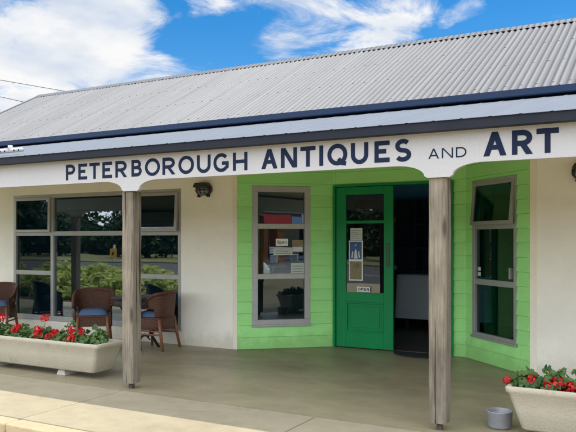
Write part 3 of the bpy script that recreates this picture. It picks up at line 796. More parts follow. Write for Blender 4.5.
# ------------------------------------------------------------------ wall lights
def wall_light(x, z, label):
    root = thing('wall_light', (x,7.5,z), label, 'lamp', 'bulkhead lamps on the front wall')
    def octo(hx, hz): return [(x+a*hx, z+b*hz) for a,b in ((-.62,-1),(.62,-1),(1,-.35),(1,.35),(.62,1),(-.62,1),(-1,.35),(-1,-.35))]
    m_ = MB(); m_.prism(octo(.125,.078), 7.455, 7.498)
    # hood over the upper half
    m_.prism([(x-.085,z+.084),(x+.085,z+.084),(x+.116,z+.03),(x+.095,z+.022),(x-.095,z+.022),(x-.116,z+.03)], 7.38, 7.47)
    for s in (-1,1): m_.box(x+s*.075-.012, x+s*.075+.012, 7.44, 7.498, z-.102, z-.07)
    m_.build('lamp_body', M['blackmetal'], root, bevel=.008)
    g = MB(); g.lathe([(.001,-.068),(.05,-.060),(.085,-.035),(.10,0),(.085,.035),(.05,.06),(.001,.068)], (0,0,0), 20)
    g.v = [(x+p_[0], 7.452+p_[1]*.62, z-.012+p_[2]*1.0) for p_ in g.v]
    g.build('lamp_glass', M['lens'], root)
    c = MB()
    for dx in (-.055,0,.055):
        c.tube([(x+dx,7.452,z+.07),(x+dx,7.388+abs(dx)*.35,z+.035),(x+dx,7.378+abs(dx)*.35,z-.012),(x+dx,7.392+abs(dx)*.35,z-.05),(x+dx,7.452,z-.082)], .007, 6)
    c.tube([(x-.115,7.452,z-.015),(x-.07,7.392,z-.015),(x,7.372,z-.015),(x+.07,7.392,z-.015),(x+.115,7.452,z-.015)], .007, 6)
    c.build('lamp_cage', M['blackmetal'], root)
wall_light(-5.41, 2.062, 'black caged bulkhead lamp on the cream wall between the wide window and the green entry')
wall_light(-.79, 2.075, 'black caged bulkhead lamp on the cream wall at the right edge of the photo')

# ------------------------------------------------------------------ wicker chairs
def make_chair(cush=True):
    root = thing('wicker_chair', (0,0,0), 'chair', 'chair', 'wicker chairs in front of the shop window')
    WL[root.name] = Vector((0,0,0))
    # chair faces -y; tub shell round a seat 0.5 wide
    def rim(t):   # t angle from back (0) to arm front (+-115)
        a = abs(t)
        if a < 46: return .735-.02*(a/46)**2
        k = min(1,(a-46)/66); return .715-.17*(k*k*(3-2*k))
    def pos(t, z, push=0):
        rr = R(t); fl = 1+.10*max(0,z-.40)/.3
        rx, ry = .225*fl+push, .240*fl+push
        sx_ = math.sin(rr); cy_ = math.cos(rr)
        # squarish plan
        q = 1/max(1e-3,(abs(sx_)**3+abs(cy_)**3)**(1/3))
        return (rx*sx_*q, ry*cy_*q, z)
    ts = [-114+i*4 for i in range(58)]
    lev = 9
    s = MB()
    def grid(sel, z0f, z1f, nl):
        vs = []; fs = []
        for t in ts:
            for j in range(nl+1):
                z = z0f(t)+(z1f(t)-z0f(t))*j/nl
                vs.append(pos(t,z,.009)); vs.append(pos(t,z,-.009))
        w_ = 2*(nl+1)
        for i in range(len(ts)-1):
            if not sel((ts[i]+ts[i+1])/2): continue
            for j in range(nl):
                a = i*w_+2*j; b = a+w_
                fs.append((a,b,b+2,a+2)); fs.append((a+1,a+3,b+3,b+1))
            a = i*w_+2*nl; b = a+w_; fs.append((a,b,b+1,a+1))
            a = i*w_; b = a+w_; fs.append((a,a+1,b+1,b))
        s.add(vs, fs, True)
    grid(lambda t: True, lambda t: .525 if abs(t) > 56 else .412, rim, 5)          # back and arm band
    grid(lambda t: abs(t) > 99, lambda t: .412, lambda t: .523, 2)   # closed part under the band
    grid(lambda t: True, lambda t: .265, lambda t: .409, 3)                         # skirt
    # front skirt
    a = pos(-114,.3); b = pos(114,.3)
    s.box(a[0],b[0],a[1]-.012,a[1]+.010,.275,.415)
    s.build('wicker_shell', M['wicker'], root)
    tb = MB()
    tb.tube([pos(t, rim(t)+.006, .012) for t in ts], .021, 8)
    for e in (-1,1):
        pe = pos(114*e,.53); tb.tube([pos(114*e, rim(114)), (pe[0],pe[1]-.012,.46), (pe[0],pe[1]-.008,.28)], .019, 8)
    tb.build('braided_rim', M['wicker'], root)
    st_ = MB(); st_.box(-.212,.212,-.13,.215,.395,.42); st_.build('seat', M['wicker'], root, bevel=.01)
    for sx_ in (-1,1):
        for y0_, y1_ in ((-.115,-.15),(.205,.275)):
            l = MB(); l.tube([(sx_*.185,y0_,.40),(sx_*.195,(y0_*2+y1_)/3,.24),(sx_*.215,y1_,0)], [.022,.021,.018], 8)
            l.build('leg', M['cane'], root)
        q = MB(); q.tube([(sx_*.199,-.13,.20),(sx_*.199,.225,.20)], .012, 6); q.tube([(sx_*.194,-.125,.245),(sx_*.194,.215,.245)], .010, 6)
        q.build('side_rail', M['cane'], root)
    q = MB(); q.tube([(-.204,-.14,.15),(.204,-.14,.15)], .012, 6); q.build('front_rail', M['cane'], root)
    c = MB()
    N_ = 10; vs = []; fs = []
    for i in range(N_+1):
        for j in range(N_+1):
            u, v = i/N_*2-1, j/N_*2-1
            e = (1-abs(u)**4)*(1-abs(v)**4)
            vs.append((u*.198*(1-.05*v*v), .035+v*.165*(1-.05*u*u), .425+.075*e**.5))
    for i in range(N_):
        for j in range(N_): fs.append((i*(N_+1)+j,(i+1)*(N_+1)+j,(i+1)*(N_+1)+j+1,i*(N_+1)+j+1))
    o_ = len(vs)
    for i in range(N_+1):
        for j in range(N_+1):
            u, v = i/N_*2-1, j/N_*2-1
            vs.append((u*.198*(1-.05*v*v), .035+v*.165*(1-.05*u*u), .424))
    for i in range(N_):
        for j in range(N_): fs.append((o_+i*(N_+1)+j,o_+i*(N_+1)+j+1,o_+(i+1)*(N_+1)+j+1,o_+(i+1)*(N_+1)+j))
    c.add(vs, fs, True)
    # back pillow leaning on the shell
    pv = []; pf = []
    for i in range(N_+1):
        for j in range(N_+1):
            u, v = i/N_*2-1, j/N_*2-1
            e = ((1-abs(u)**3)*(1-abs(v)**3))**.5
            pv.append((u*.175, .185-.085*e-.02*(1-v), .565+v*.085))
    b_ = len(pv)
    for i in range(N_+1):
        for j in range(N_+1):
            u, v = i/N_*2-1, j/N_*2-1
            pv.append((u*.175, .19+.02*((1-u*u)*(1-v*v))-.02*(1-v), .565+v*.085))
    for o_ in (0,b_):
        for i in range(N_):
            for j in range(N_): pf.append((o_+i*(N_+1)+j,(o_+(i+1)*(N_+1)+j),o_+(i+1)*(N_+1)+j+1,o_+i*(N_+1)+j+1))
    c.build('cushion', M['cushion'], root)
    return root
ch = make_chair()
chairs = [(-6.70,6.80,40,'brown wicker tub chair with blue cushion facing the street behind the left trough'),
          (-5.93,7.08,-82,'brown wicker tub chair seen from the side, just right of the left timber post'),
          (-8.86,7.02,30,'brown wicker tub chair cut off by the left edge of the photo')]
ch_copies = [ch] + [copy_tree(ch) for _ in range(2)]
for o, (x,y,a,lab) in zip(ch_copies, chairs):
    o.location = (x,y,0); o.rotation_euler = (0,0,R(a)); o['label'] = lab
# wicker table
tx_, ty_ = -6.10, 7.0
tb = thing('wicker_table', (tx_,ty_,0), 'dark round wicker table between two chairs, half hidden by the left timber post', 'table')
MB().lathe([(.001,.64),(.33,.64),(.345,.648),(.345,.662),(.33,.668),(.001,.668)], (tx_,ty_,0), 36).build('table_top', M['wicker_dark'], tb)
MB().lathe([(.31,.635),(.322,.635),(.327,.555),(.315,.555)], (tx_,ty_,0), 36).build('table_skirt', M['wicker_dark'], tb)
for k in range(4):
    a = R(45+90*k); l = MB()
    l.tube([(tx_+r*math.cos(a),ty_+r*math.sin(a),z) for r,z in ((.27,.63),(.19,.48),(.12,.34),(.15,.18),(.26,.0))], .018, 8)
    a2 = a+R(45)
    l.tube([(tx_+r*math.cos(a+(a2-a)*f),ty_+r*math.sin(a+(a2-a)*f),z) for r,f,z in ((.15,0,.40),(.2,.5,.47),(.15,1,.40))], .010, 6)
    l.tube([(tx_+r*math.cos(a+(a2-a)*f),ty_+r*math.sin(a+(a2-a)*f),z) for r,f,z in ((.19,0,.12),(.16,.5,.20),(.19,1,.12))], .010, 6)
    l.build('leg', M['wicker_dark'], tb)

# ------------------------------------------------------------------ troughs with geraniums
def make_trough(x0, x1, y0, y1, label, zb=.066, zt=.366):
    root = thing('concrete_trough', ((x0+x1)/2,(y0+y1)/2,0), label, 'planter', 'concrete planting troughs under the verandah edge')
    t = MB()
    def ring(z, inset, r):
        out = []
        a0,a1,b0,b1 = x0+inset, x1-inset, y0+inset*.55, y1-inset*.55
        for cx, cy, s in ((a1-r,b0+r,-90),(a1-r,b1-r,0),(a0+r,b1-r,90),(a0+r,b0+r,180)):
            for i in range(6):
                q = R(s+90*i/5); out.append((cx+r*math.cos(q), cy+r*math.sin(q), z))
        return out
    rnd = random.Random(int(x0*10))
    def wob(rg): return [(x+rnd.uniform(-.002,.002), y+rnd.uniform(-.002,.002), z+rnd.uniform(-.002,.002)) for x,y,z in rg]
    rings = [ring(zb,.115,.035), ring(zb+.012,.100,.038), ring(zb+.15,.055,.036), ring(zt-.05,.016,.034), ring(zt-.04,.002,.034), ring(zt-.012,0,.034), ring(zt,.010,.03),
             ring(zt-.002,.036,.025), ring(zt-.055,.045,.03)]
    vs = []; k = len(rings[0])
    for i, rg in enumerate(rings): vs += wob(rg) if i > 1 else rg
    fs = [(i*k+j, i*k+(j+1)%k, (i+1)*k+(j+1)%k, (i+1)*k+j) for i in range(len(rings)-1) for j in range(k)]
    fs += [tuple(range(k-1,-1,-1)), tuple(range((len(rings)-1)*k, len(rings)*k))]
    t.add(vs, fs, True)
    o = t.build('trough_body', M['trough'], root)
    for p_ in o.data.polygons:
        if len(p_.vertices) > 4: p_.use_smooth = False
    s = MB(); s.box(x0+.06,x1-.06,y0+.05,y1-.05,zt-.05,zt-.03); s.build('soil', M['soil'], root)
    for bx in (x0+.30, x1-.595):
        b = MB(); h = zb+.004
        vs = [(bx+a*.062,y0+.085+c*.11,0) for a,c in ((-1,0),(1,0),(1,2),(-1,2))]+[(bx+a*.040,y0+.10+c*.10,h) for a,c in ((-1,0),(1,0),(1,2),(-1,2))]
        b.add(vs, [(0,3,2,1),(4,5,6,7),(0,1,5,4),(1,2,6,5),(2,3,7,6),(3,0,4,7)])
        b.build('foot_block', M['block'], root, bevel=.006)
make_trough(-6.92,-4.985,5.11,5.51,'long old concrete trough of red geraniums left of the left timber post')
make_trough(-1.07,.86,5.10,5.50,'long old concrete trough of red geraniums at the lower right corner', zb=.05, zt=.362)

def disc_leaf(mb, c, r, nrm, cup=.25, n=9):
    nrm = Vector(nrm).normalized(); u = nrm.orthogonal().normalized(); w_ = nrm.cross(u)
    c = Vector(c); a0 = random.uniform(0,6.28)
    vs = [c]
    for k in range(n):
        a = a0+k/n*6.283*.94
        rr = r*(1+(.09 if k%2 else -.09))
        vs.append(c+(u*math.cos(a)+w_*math.sin(a))*rr+nrm*r*cup*(1+.4*math.sin(3*a)))
    mb.add(vs, [(0,k,k+1) for k in range(1,n)])
def geranium(cx, cy, z0, spread, h, nleaf, heads, label, group, seed, tall=()):
    random.seed(seed)
    root = thing('geranium_plant', (cx,cy,z0), label, 'plant', group)
    lv = MB(); sm = MB()
    for i in range(nleaf):
        a = random.uniform(0,6.283); q = random.random()**.6
        x = cx+math.cos(a)*spread*q; y = cy+math.sin(a)*min(spread,.15)*q
        z = z0+h*(1-q*q*.75)*random.uniform(.35,1.02)
        r = random.uniform(.018,.036)
        disc_leaf(lv, (x,y,z), r, (math.cos(a)*q*.8+random.uniform(-.5,.5), math.sin(a)*q*.8-.35+random.uniform(-.5,.5), random.uniform(.3,1.1)))
        if i % 2 == 0: sm.tube([(cx+(x-cx)*.3,cy+(y-cy)*.3,z0-.01),((x+cx)/2,(y+cy)/2,z0+(z-z0)*.7),(x,y,z)], .0025, 4, False)
    for (x,y,z) in tall:
        sm.tube([(x+.01,y,z0),(x,y,z-.01)], .003, 5)
        for k in range(5): disc_leaf(lv, (x+random.uniform(-.03,.03),y+random.uniform(-.02,.02),z+random.uniform(-.018,.018)), random.uniform(.016,.026), (random.uniform(-.6,.6),-.6,random.uniform(.2,.9)))
    for (x,y,z,r) in heads: sm.tube([(x*.7+cx*.3,y*.7+cy*.3,z0),(x,y,z-.01)], .003, 5, False)
    lv.build('foliage', M['geranium'], root); sm.build('stems', M['stem'], root)
    for (x,y,z,r) in heads:
        fm = MB()
        for k in range(46):
            d = Vector((random.gauss(0,1),random.gauss(0,1),random.gauss(0,1))).normalized()
            if d.z < -.75: continue
            c = Vector((x,y,z))+d*r*random.uniform(.7,1.05)
            disc_leaf(fm, c, r*random.uniform(.24,.38), d+Vector((random.uniform(-.5,.5),random.uniform(-.5,.5),random.uniform(-.5,.5))), .3, 6)
        fm.build('flower_head', M['petal'], root)
GL_ = 'geraniums in the left trough'; GR_ = 'geraniums in the right trough'; zs_ = .33
geranium(-6.62,5.30,zs_,.19,.15,90,[(-6.545,5.25,.545,.040),(-6.70,5.22,.46,.05)],'geranium cut by the left edge of the photo, farthest left of the left trough',GL_,11)
geranium(-6.30,5.29,zs_,.19,.14,95,[(-6.265,5.22,.435,.050),(-6.29,5.20,.40,.035)],'geranium with a large red head near the left edge, in front of the bare wall',GL_,12)
geranium(-5.93,5.30,zs_,.17,.14,85,[(-5.868,5.25,.571,.043),(-5.913,5.20,.45,.046),(-5.905,5.18,.405,.042)],'geranium with the tallest red flower head of the left trough',GL_,13)
geranium(-5.62,5.29,zs_,.16,.12,80,[(-5.674,5.21,.425,.048),(-5.76,5.19,.385,.035)],'geranium with a lone round red head in the middle of the left trough',GL_,14)
geranium(-5.38,5.30,zs_,.17,.13,80,[(-5.472,5.25,.465,.042),(-5.344,5.25,.456,.040),(-5.395,5.17,.375,.052),(-5.42,5.19,.40,.04)],'geranium below the facing wicker chair with several red heads over the trough lip',GL_,15,tall=[(-5.52,5.32,.52),(-5.60,5.32,.50)])
geranium(-5.16,5.31,zs_,.13,.14,75,[],'green geranium without flowers at the right end of the left trough',GL_,16,tall=[(-5.22,5.33,.50),(-5.12,5.33,.47)])
geranium(-.95,5.28,.32,.14,.13,80,[(-1.075,5.20,.385,.028),(-.90,5.20,.40,.036)],'green geranium at the left end of the right trough with one small red bud',GR_,21)
geranium(-.76,5.29,.32,.17,.14,90,[(-.815,5.22,.385,.034),(-.735,5.20,.385,.052),(-.66,5.19,.375,.042),(-.78,5.18,.365,.040)],'geranium with the biggest red head in the middle of the right trough',GR_,22,tall=[(-.82,5.30,.47),(-.70,5.3,.46)])
geranium(-.52,5.29,.32,.18,.14,85,[(-.615,5.20,.375,.052),(-.45,5.21,.42,.045),(-.55,5.19,.40,.04)],'geranium with red heads at the right edge of the photo',GR_,23,tall=[(-.60,5.3,.46)])
geranium(-.15,5.29,.32,.2,.14,80,[(-.1,5.21,.42,.045)],'geranium of the right trough just beyond the right edge of the photo',GR_,24)
geranium(.38,5.29,.32,.2,.14,80,[(.45,5.21,.42,.045),(.3,5.2,.38,.04)],'geranium at the far end of the right trough, past the right photo edge',GR_,25)
random.seed(99)

# bowl, mat
bw = MB()
bw.lathe([(.066,0),(.080,.004),(.086,.02),(.094,.118),(.099,.126),(.097,.131),(.091,.128),(.086,.115),(.078,.02),(.001,.016)], (-1.155,5.335,.0005), 28)
tag(bw.build('metal_bowl', M['galv']), 'small round grey metal bowl on the ground at the left end of the right trough', 'bowl')
mm = MB()
prof = [(-2.42,8.30),(-2.42,8.02)] + [(-2.70-.38*math.sin(R(a)), 8.30-.31*math.cos(R(a))) for a in range(0,91,10)]
mm.prism(prof, .0045, .016, T=lambda x,z,y:(x,y,z))
tag(mm.build('door_mat', M['mat']), 'dark doormat on the threshold of the open half of the door', 'mat')

# ------------------------------------------------------------------ things inside the shop
ct = thing('cloth_table', (-3.2,10.9,0), 'table under a pale cloth in the dark beyond the open door', 'table')
tc_ = MB(); n = 60; vs = []
rows = [(0,.842),(.985,.842),(1.0,.835),(1.01,.78),(1.02,.5),(1.04,.155)]
for f, z in rows:
    for k in range(n):
        a = 2*math.pi*k/n; cx, sx_ = math.cos(a), math.sin(a)
        q = (abs(cx)**6+abs(sx_)**6)**(-1/6)
        wv = (1+.018*math.sin(k*1.05)*(1-(z-.155)/.69)) if f > 1 else 1
        vs.append((-3.2+.75*f*cx*q*wv, 10.95+.36*f*sx_*q*wv, z+.004))
fs = [(i*n+k,i*n+(k+1)%n,(i+1)*n+(k+1)%n,(i+1)*n+k) for i in range(len(rows)-1) for k in range(n)]
tc_.add(vs, fs, True); tc_.build('tablecloth', M['cloth'], ct)
for sx_ in (-1,1):
    for sy_ in (-1,1): MB().box(-3.2+sx_*.56-.025,-3.2+sx_*.56+.025,10.95+sy_*.24-.025,10.95+sy_*.24+.025,.005,.83).build('leg', M['darkwood'], ct)
cb = thing('crockery_cabinet', (-3.4,11.6,0), 'dim cabinet of crockery in the dark behind the cloth covered table', 'cabinet')
q = MB(); q.box(-5.0,-1.6,11.80,11.85,.03,2.1)
for z in (.03,.85,1.25,1.65,2.07): q.box(-5.0,-1.6,11.45,11.80,z,z+.03)
for x in (-5.0,-3.9,-2.75,-1.63): q.box(x,x+.03,11.44,11.80,.06,2.07)
q.build('shelves', M['shelf'], cb)
rc_ = random.Random(4)
for z in (.88,1.28,1.68):
    for x in (-4.7,-4.3,-3.6,-3.2,-2.4,-1.95):
        h = rc_.uniform(.07,.15); w_ = rc_.uniform(.04,.07); x += rc_.uniform(-.06,.06)
        q = MB(); q.lathe([(w_*.6,0),(w_,h*.3),(w_*.9,h*.6),(w_*.5,h*.85),(w_*.6,h)], (x,11.6,z+.001), 12)
        q.build('crockery', M[rc_.choice(['porcelain','orange_glaze','porcelain','bluepaint','darkwood'])], cb)
bx = MB(); bx.box(-3.42,-3.02,10.8,11.05,.848,1.02); bx.box(-3.44,-3.0,10.79,11.06,1.02,1.05); bx.box(-3.25,-3.19,10.785,10.80,.95,.99)
tag(bx.build('wooden_chest', M['darkwood'], bevel=.006), 'dark wooden chest on the cloth covered table inside the open door', 'chest')
# window display behind the narrow window left of the door
WXd = LT
sf = thing('display_stand', LT(.57,-.35,0), 'low wooden display stand behind the narrow window left of the door', 'stand')
s = MB(); s.box(.10,1.08,-.55,-.10,.86,.89,T=LT); s.build('stand_top', M['darkwood'], sf)
for a in (.14,1.04):
    for e in (-.51,-.14): MB().box(a-.02,a+.02,e-.02,e+.02,.02,.86,T=LT).build('leg', M['darkwood'], sf)
def vase(a, e, z, prof, mat, name, label, cat):
    c = LT(a,e,z); m_ = MB(); m_.lathe(prof, c, 22); tag(m_.build(name, M[mat]), label, cat)
vase(.36,-.24,.891,[(.04,0),(.075,.05),(.085,.20),(.06,.33),(.028,.42),(.028,.60),(.04,.64),(.03,.64)],'orange_glaze','pottery_vase','tall orange vase at the left of the window display','vase')
vase(.62,-.30,.891,[(.05,0),(.08,.06),(.09,.25),(.055,.38),(.03,.46),(.03,.58),(.045,.62),(.035,.62)],'orange_glaze','pottery_vase','orange vase behind the open notice in the window display','vase')
sw = MB(); c = LT(.40,-.17,.891)
sw.lathe([(.03,0),(.05,.006),(.10,.05),(.09,.09),(.03,.12),(.001,.122)], c, 20, 1, .6)
sw.tube([(c[0]+.06,c[1]+.04,c[2]+.08),(c[0]+.09,c[1]+.06,c[2]+.15),(c[0]+.07,c[1]+.05,c[2]+.22),(c[0]+.03,c[1]+.02,c[2]+.235)], [.024,.016,.014,.012], 8)
sw.tube([(c[0]+.03,c[1]+.02,c[2]+.235),(c[0]-.01,c[1]-.005,c[2]+.225)], [.016,.005], 8)
tag(sw.build('porcelain_swan', M['porcelain']), 'white porcelain swan in the window display left of the door', 'figurine')

# ------------------------------------------------------------------ across the street (seen in the glass)
def leafcloud(mb, c, rx, ry, rz, n, size, rnd, clumps=14):
    cs = []
    for _ in range(clumps):
        d = Vector((rnd.gauss(0,1),rnd.gauss(0,1),rnd.gauss(0,1))).normalized()*rnd.uniform(.35,.95)
        cs.append((Vector((c[0]+d.x*rx, c[1]+d.y*ry, c[2]+d.z*rz)), rnd.uniform(.25,.5)))
    for i in range(n):
        cc, cr = cs[i%clumps]
        d = Vector((rnd.gauss(0,1),rnd.gauss(0,1),rnd.gauss(0,1))).normalized()*rnd.random()**.4
        p_ = cc+Vector((d.x*rx*cr,d.y*ry*cr,d.z*rz*cr))
        nr = (d+Vector((rnd.uniform(-.7,.7),rnd.uniform(-.7,.7),rnd.uniform(-.2,.9)))).normalized()
        u = nr.orthogonal().normalized(); w_ = nr.cross(u); a = rnd.uniform(0,6.28)
        u, w_ = u*math.cos(a)+w_*math.sin(a), w_*math.cos(a)-u*math.sin(a)
        s_ = size*rnd.uniform(.6,1.3)
        mb.add([p_-u*s_, p_+w_*s_*.45, p_+u*s_, p_-w_*s_*.45], [(0,1,2,3)])
rnd = random.Random(5)
def make_tree():
    root = thing('tree', (0,0,0), 'dark leafy tree across the street, part of the dark band reflected in the wide window', 'tree', 'trees across the street')
    t = MB(); t.tube([(0,0,-.2),(.05,0,1.2),(0,.1,2.4),(.1,.1,4.4)], [.28,.2,.16,.07], 9)
    for a in (20,140,260): t.tube([(0,.05,1.8),(math.cos(R(a))*.9,math.sin(R(a))*.9,3.2),(math.cos(R(a))*1.7,math.sin(R(a))*1.7,4.3)], [.11,.08,.03], 6)
    t.build('trunk', M['bark'], root)
    m_ = MB(); leafcloud(m_, (0,0,3.3), 3.0, 2.6, 3.4, 5200, .26, rnd, 40); m_.build('crown', M['treeleaf'], root)
    return root
tr = make_tree()
spots = [(-100+5.2*i, -29-(2.5 if i%2 else 0)-rnd.uniform(0,1.5), rnd.uniform(.72,.92)) for i in range(21)]
spots += [(8,-33,.8),(14,-34,.9),(46,-30,.9),(52,-31,.9)]
spots += [(-25.4,-5.3,.78),(-29.5,-6.6,.95)]  # two added trees out of view, blocking sky from the left panes' reflections
trs = [tr]+[copy_tree(tr) for _ in spots[1:]]
for o, (x,y,s) in zip(trs, spots):
    o.location = (x,y,-.08); o.scale = (s,s,s*rnd.uniform(.9,1.1)); o.rotation_euler = (0,0,rnd.uniform(0,6))
# far wood closing the view behind the trees: one mass
fw_ = MB(); rw = random.Random(8)
for i in range(90):
    c = (-150+i*2.6+rw.uniform(-1,1), -41-rw.uniform(0,5), rw.uniform(.2,2.6))
    fw_.lathe([(.01,-c[2]-.2),(1.6,-c[2]),(1.8,0),(1.4,1.0),(.6,1.6),(.01,1.8)], c, 9)
    leafcloud(fw_, c, 4.0, 3.0, 4.4, 620, .42, rw, 26)
fo = fw_.build('far_woodland', M['treeleaf']); fo['kind'] = 'stuff'
tag(fo, 'dark wooded rise behind the trees, reflected as the dark band in the wide window', 'woodland')
# shrubs in a roadside bed
struct(MB().box(-24,-8.0,-1.0,3.5,-.3,-.05).build('garden_bed', M['earth'], bevel=.03))
def make_bush():
    root = thing('garden_shrub', (0,0,0), 'yellow green shrub of the roadside bed reflected in the wide window behind the chairs', 'shrub', 'shrubs reflected in the wide window')
    t = MB()
    for k in range(9):
        a = k*.698; t.tube([(.05*math.cos(a),.05*math.sin(a),-.06),(.2*math.cos(a),.2*math.sin(a),.25),(.42*math.cos(a),.42*math.sin(a),.42)], [.012,.009,.004], 5)
    t.build('stems', M['bark'], root)
    m_ = MB(); leafcloud(m_, (0,0,.34), .75, .75, .44, 1500, .095, rnd, 20); m_.build('foliage', M['bushleaf'], root)
    return root
bs = make_bush()
bspots = [(-9.4,1.1,.9),(-10.4,.5,1.05),(-11.3,1.25,.95),(-12.3,.55,1.1),(-13.2,1.2,1.0),(-14.3,.6,1.1),(-15.4,1.1,1.05),(-16.6,.5,1.1),(-17.8,1.0,1.0),(-19.0,.4,1.1),(-20.4,.9,1.1),
          (-10.0,-.8,1.1),(-11.9,-1.0,1.15),(-13.8,-.9,1.1),(-15.7,-1.0,1.15),(-17.7,-.9,1.1),(-19.8,-1.0,1.15),(-22,-.2,1.1)]
bss = [bs]+[copy_tree(bs) for _ in bspots[1:]]
for o, (x,y,s) in zip(bss, [(x,y,s*1.12) for x,y,s in bspots]):
    o.location = (x,y+1.5,-.05); o.scale = (s,s,s*rnd.uniform(.62,.8)); o.rotation_euler = (0,0,rnd.uniform(0,6))
# yellow road marker
rs = thing('road_sign', (-34.4,-21.9,-.06), 'small yellow sign with black mark on a white post, reflected in the wide window', 'sign')
MB().box(-34.46,-34.34,-21.96,-21.84,-.1,1.12).build('post', M['white_post'], rs)
MB().box(-34.72,-34.08,-21.83,-21.79,.16,.86).build('sign_face', M['yellow'], rs, bevel=.02)
g = MB(); g.lathe([(.001,-.09),(.07,-.06),(.09,0),(.07,.06),(.001,.09)], (0,0,0), 12)
g.v = [(-34.4+a[0]*1.3,-21.79+a[1]*.15,.50+a[2]*1.5) for a in g.v]; g.build('sign_mark', M['ink'], rs)

# white car
car = thing('parked_car', (3.9,-1.4,-.13), 'white car reflected in the lower panes of the narrow window left of the door', 'car')
cx0, cy0, g0 = 1.7, -1.4, -.13
sta = [(0,.42,.62,.62,.62),(.08,.28,.80,.80,.80),(.55,.22,.92,.96,.96),(1.0,.20,.94,1.30,1.20),(1.5,.20,.93,1.44,1.2),(2.3,.20,.92,1.46,1.2),(2.9,.20,.92,1.30,1.2),(3.35,.20,.92,.97,.97),(3.9,.22,.84,.86,.86),(4.25,.28,.68,.70,.70),(4.36,.38,.52,.54,.54)]
wd = [.62,.74,.82,.84,.85,.85,.85,.85,.83,.74,.62]
body = MB(); cab = MB()
vs = []
for (x,zl,zb_,zt_,_), h in zip(sta, wd):
    vs += [(cx0+x,cy0-h*.9,g0+zl),(cx0+x,cy0-h,g0+zl+.15),(cx0+x,cy0-h,g0+zb_-.1),(cx0+x,cy0-h*.92,g0+zb_),(cx0+x,cy0+h*.92,g0+zb_),(cx0+x,cy0+h,g0+zb_-.1),(cx0+x,cy0+h,g0+zl+.15),(cx0+x,cy0+h*.9,g0+zl)]
fs = [(i*8+k,i*8+(k+1)%8,(i+1)*8+(k+1)%8,(i+1)*8+k) for i in range(len(sta)-1) for k in range(8)]
fs += [tuple(range(7,-1,-1)), tuple(range((len(sta)-1)*8,len(sta)*8))]
body.add(vs, fs, True); body.build('body', M['white_car'], car, bevel=.02)
vs = [(cx0+x,cy0+y,g0+z) for x,y,z in ((.45,-.76,.90),(3.4,-.76,.90),(3.4,.76,.90),(.45,.76,.90),(1.05,-.58,1.40),(2.65,-.58,1.42),(2.65,.58,1.42),(1.05,.58,1.40))]
cab.add(vs, [(0,1,5,4),(1,2,6,5),(2,3,7,6),(3,0,4,7),(4,5,6,7)]); cab.build('windows', M['car_glass'], car, bevel=.04)
MB().box(cx0+1.0,cx0+2.68,cy0-.6,cy0+.6,g0+1.40,g0+1.455).build('roof', M['white_car'], car, bevel=.025)
for y in (-.855,.79):
    for x in (.82,3.45):
        t = MB(); t.lathe([(.20,-.0),(.315,.005),(.33,.03),(.33,.16),(.315,.185),(.20,.19)], (0,0,0), 26)
        t.v = [(cx0+x+a[0], cy0+y-.06+a[2], g0+.33+a[1]) for a in t.v]; wh = t.build('wheel', M['tyre'], car)
        t = MB(); t.lathe([(.001,-.004),(.19,-.004),(.2,.02),(.2,.17),(.19,.194),(.001,.194)], (0,0,0), 20)
        t.v = [(cx0+x+a[0], cy0+y-.06+a[2], g0+.33+a[1]) for a in t.v]; t.build('rim', M['rim'], wh)
for s_ in (-1,1):
    MB().box(cx0+4.12,cx0+4.30,cy0+s_*.58-.13,cy0+s_*.58+.13,g0+.60,g0+.72).build('headlight', M['headlamp'], car, bevel=.03)
    MB().box(cx0+.03,cx0+.12,cy0+s_*.6-.1,cy0+s_*.6+.1,g0+.66,g0+.80).build('tail_light', M['red_lens'], car, bevel=.02)

# shop across the street
os_ = thing('brick_shop', (29,-19,-.06), 'brick shop with red fascia reflected in the narrow window left of the green door', 'shop')
bw_ = MB(); bw_.box(17,40,-26,-18.4,-.1,3.3); bw_.build('wall', M['whitewall'], os_)
MB().box(16.8,40.2,-26.2,-17.2,3.3,3.45).build('roof', M['rearroof'], os_)
MB().box(25.5,28.9,-17.27,-17.13,2.42,3.18).build('fascia', M['redpaint'], os_)
MB().box(25.15,25.45,-17.27,-17.13,2.42,3.18).build('fascia', M['whitewall'], os_)
MB().box(29.0,30.2,-17.27,-17.13,2.42,3.05).build('fascia', M['bluepaint'], os_)
MB().box(17,25.1,-17.25,-17.15,2.55,3.28).build('fascia', M['whitewall'], os_)
MB().box(30.3,40,-17.25,-17.15,2.55,3.28).build('fascia', M['whitewall'], os_)
for x in (19,22.6,26.4,28.4,33,37):
    MB().box(x-.42,x+.42,-18.38,-17.6,-.1,2.5).build('pier', M['bricks'], os_)
for x0_, x1_ in ((19.6,22.0),(23.2,25.8),(26.95,27.85),(28.95,32.4),(33.6,36.4)):
    MB().box(x0_,x1_,-18.39,-18.34,.2,2.5).build('window', M['car_glass'], os_)
bn = thing('white_bench', (26.0,-15.4,-.06), 'white slatted bench before the brick shop, reflected in the narrow window by the notices', 'bench')
s_ = MB()
for k in range(4): s_.box(24.6,27.2,-15.6+k*.13,-15.5+k*.13,.40,.44)
s_.build('seat', M['white_post'], bn)
s_ = MB()
for k in range(3): s_.box(24.6,27.2,-15.68-k*.03,-15.64-k*.03,.55+k*.15,.66+k*.15)
s_.build('backrest', M['white_post'], bn)
for x in (24.7,27.0): MB().box(x,x+.1,-15.7,-15.1,-.1,.40).build('leg', M['white_post'], bn)

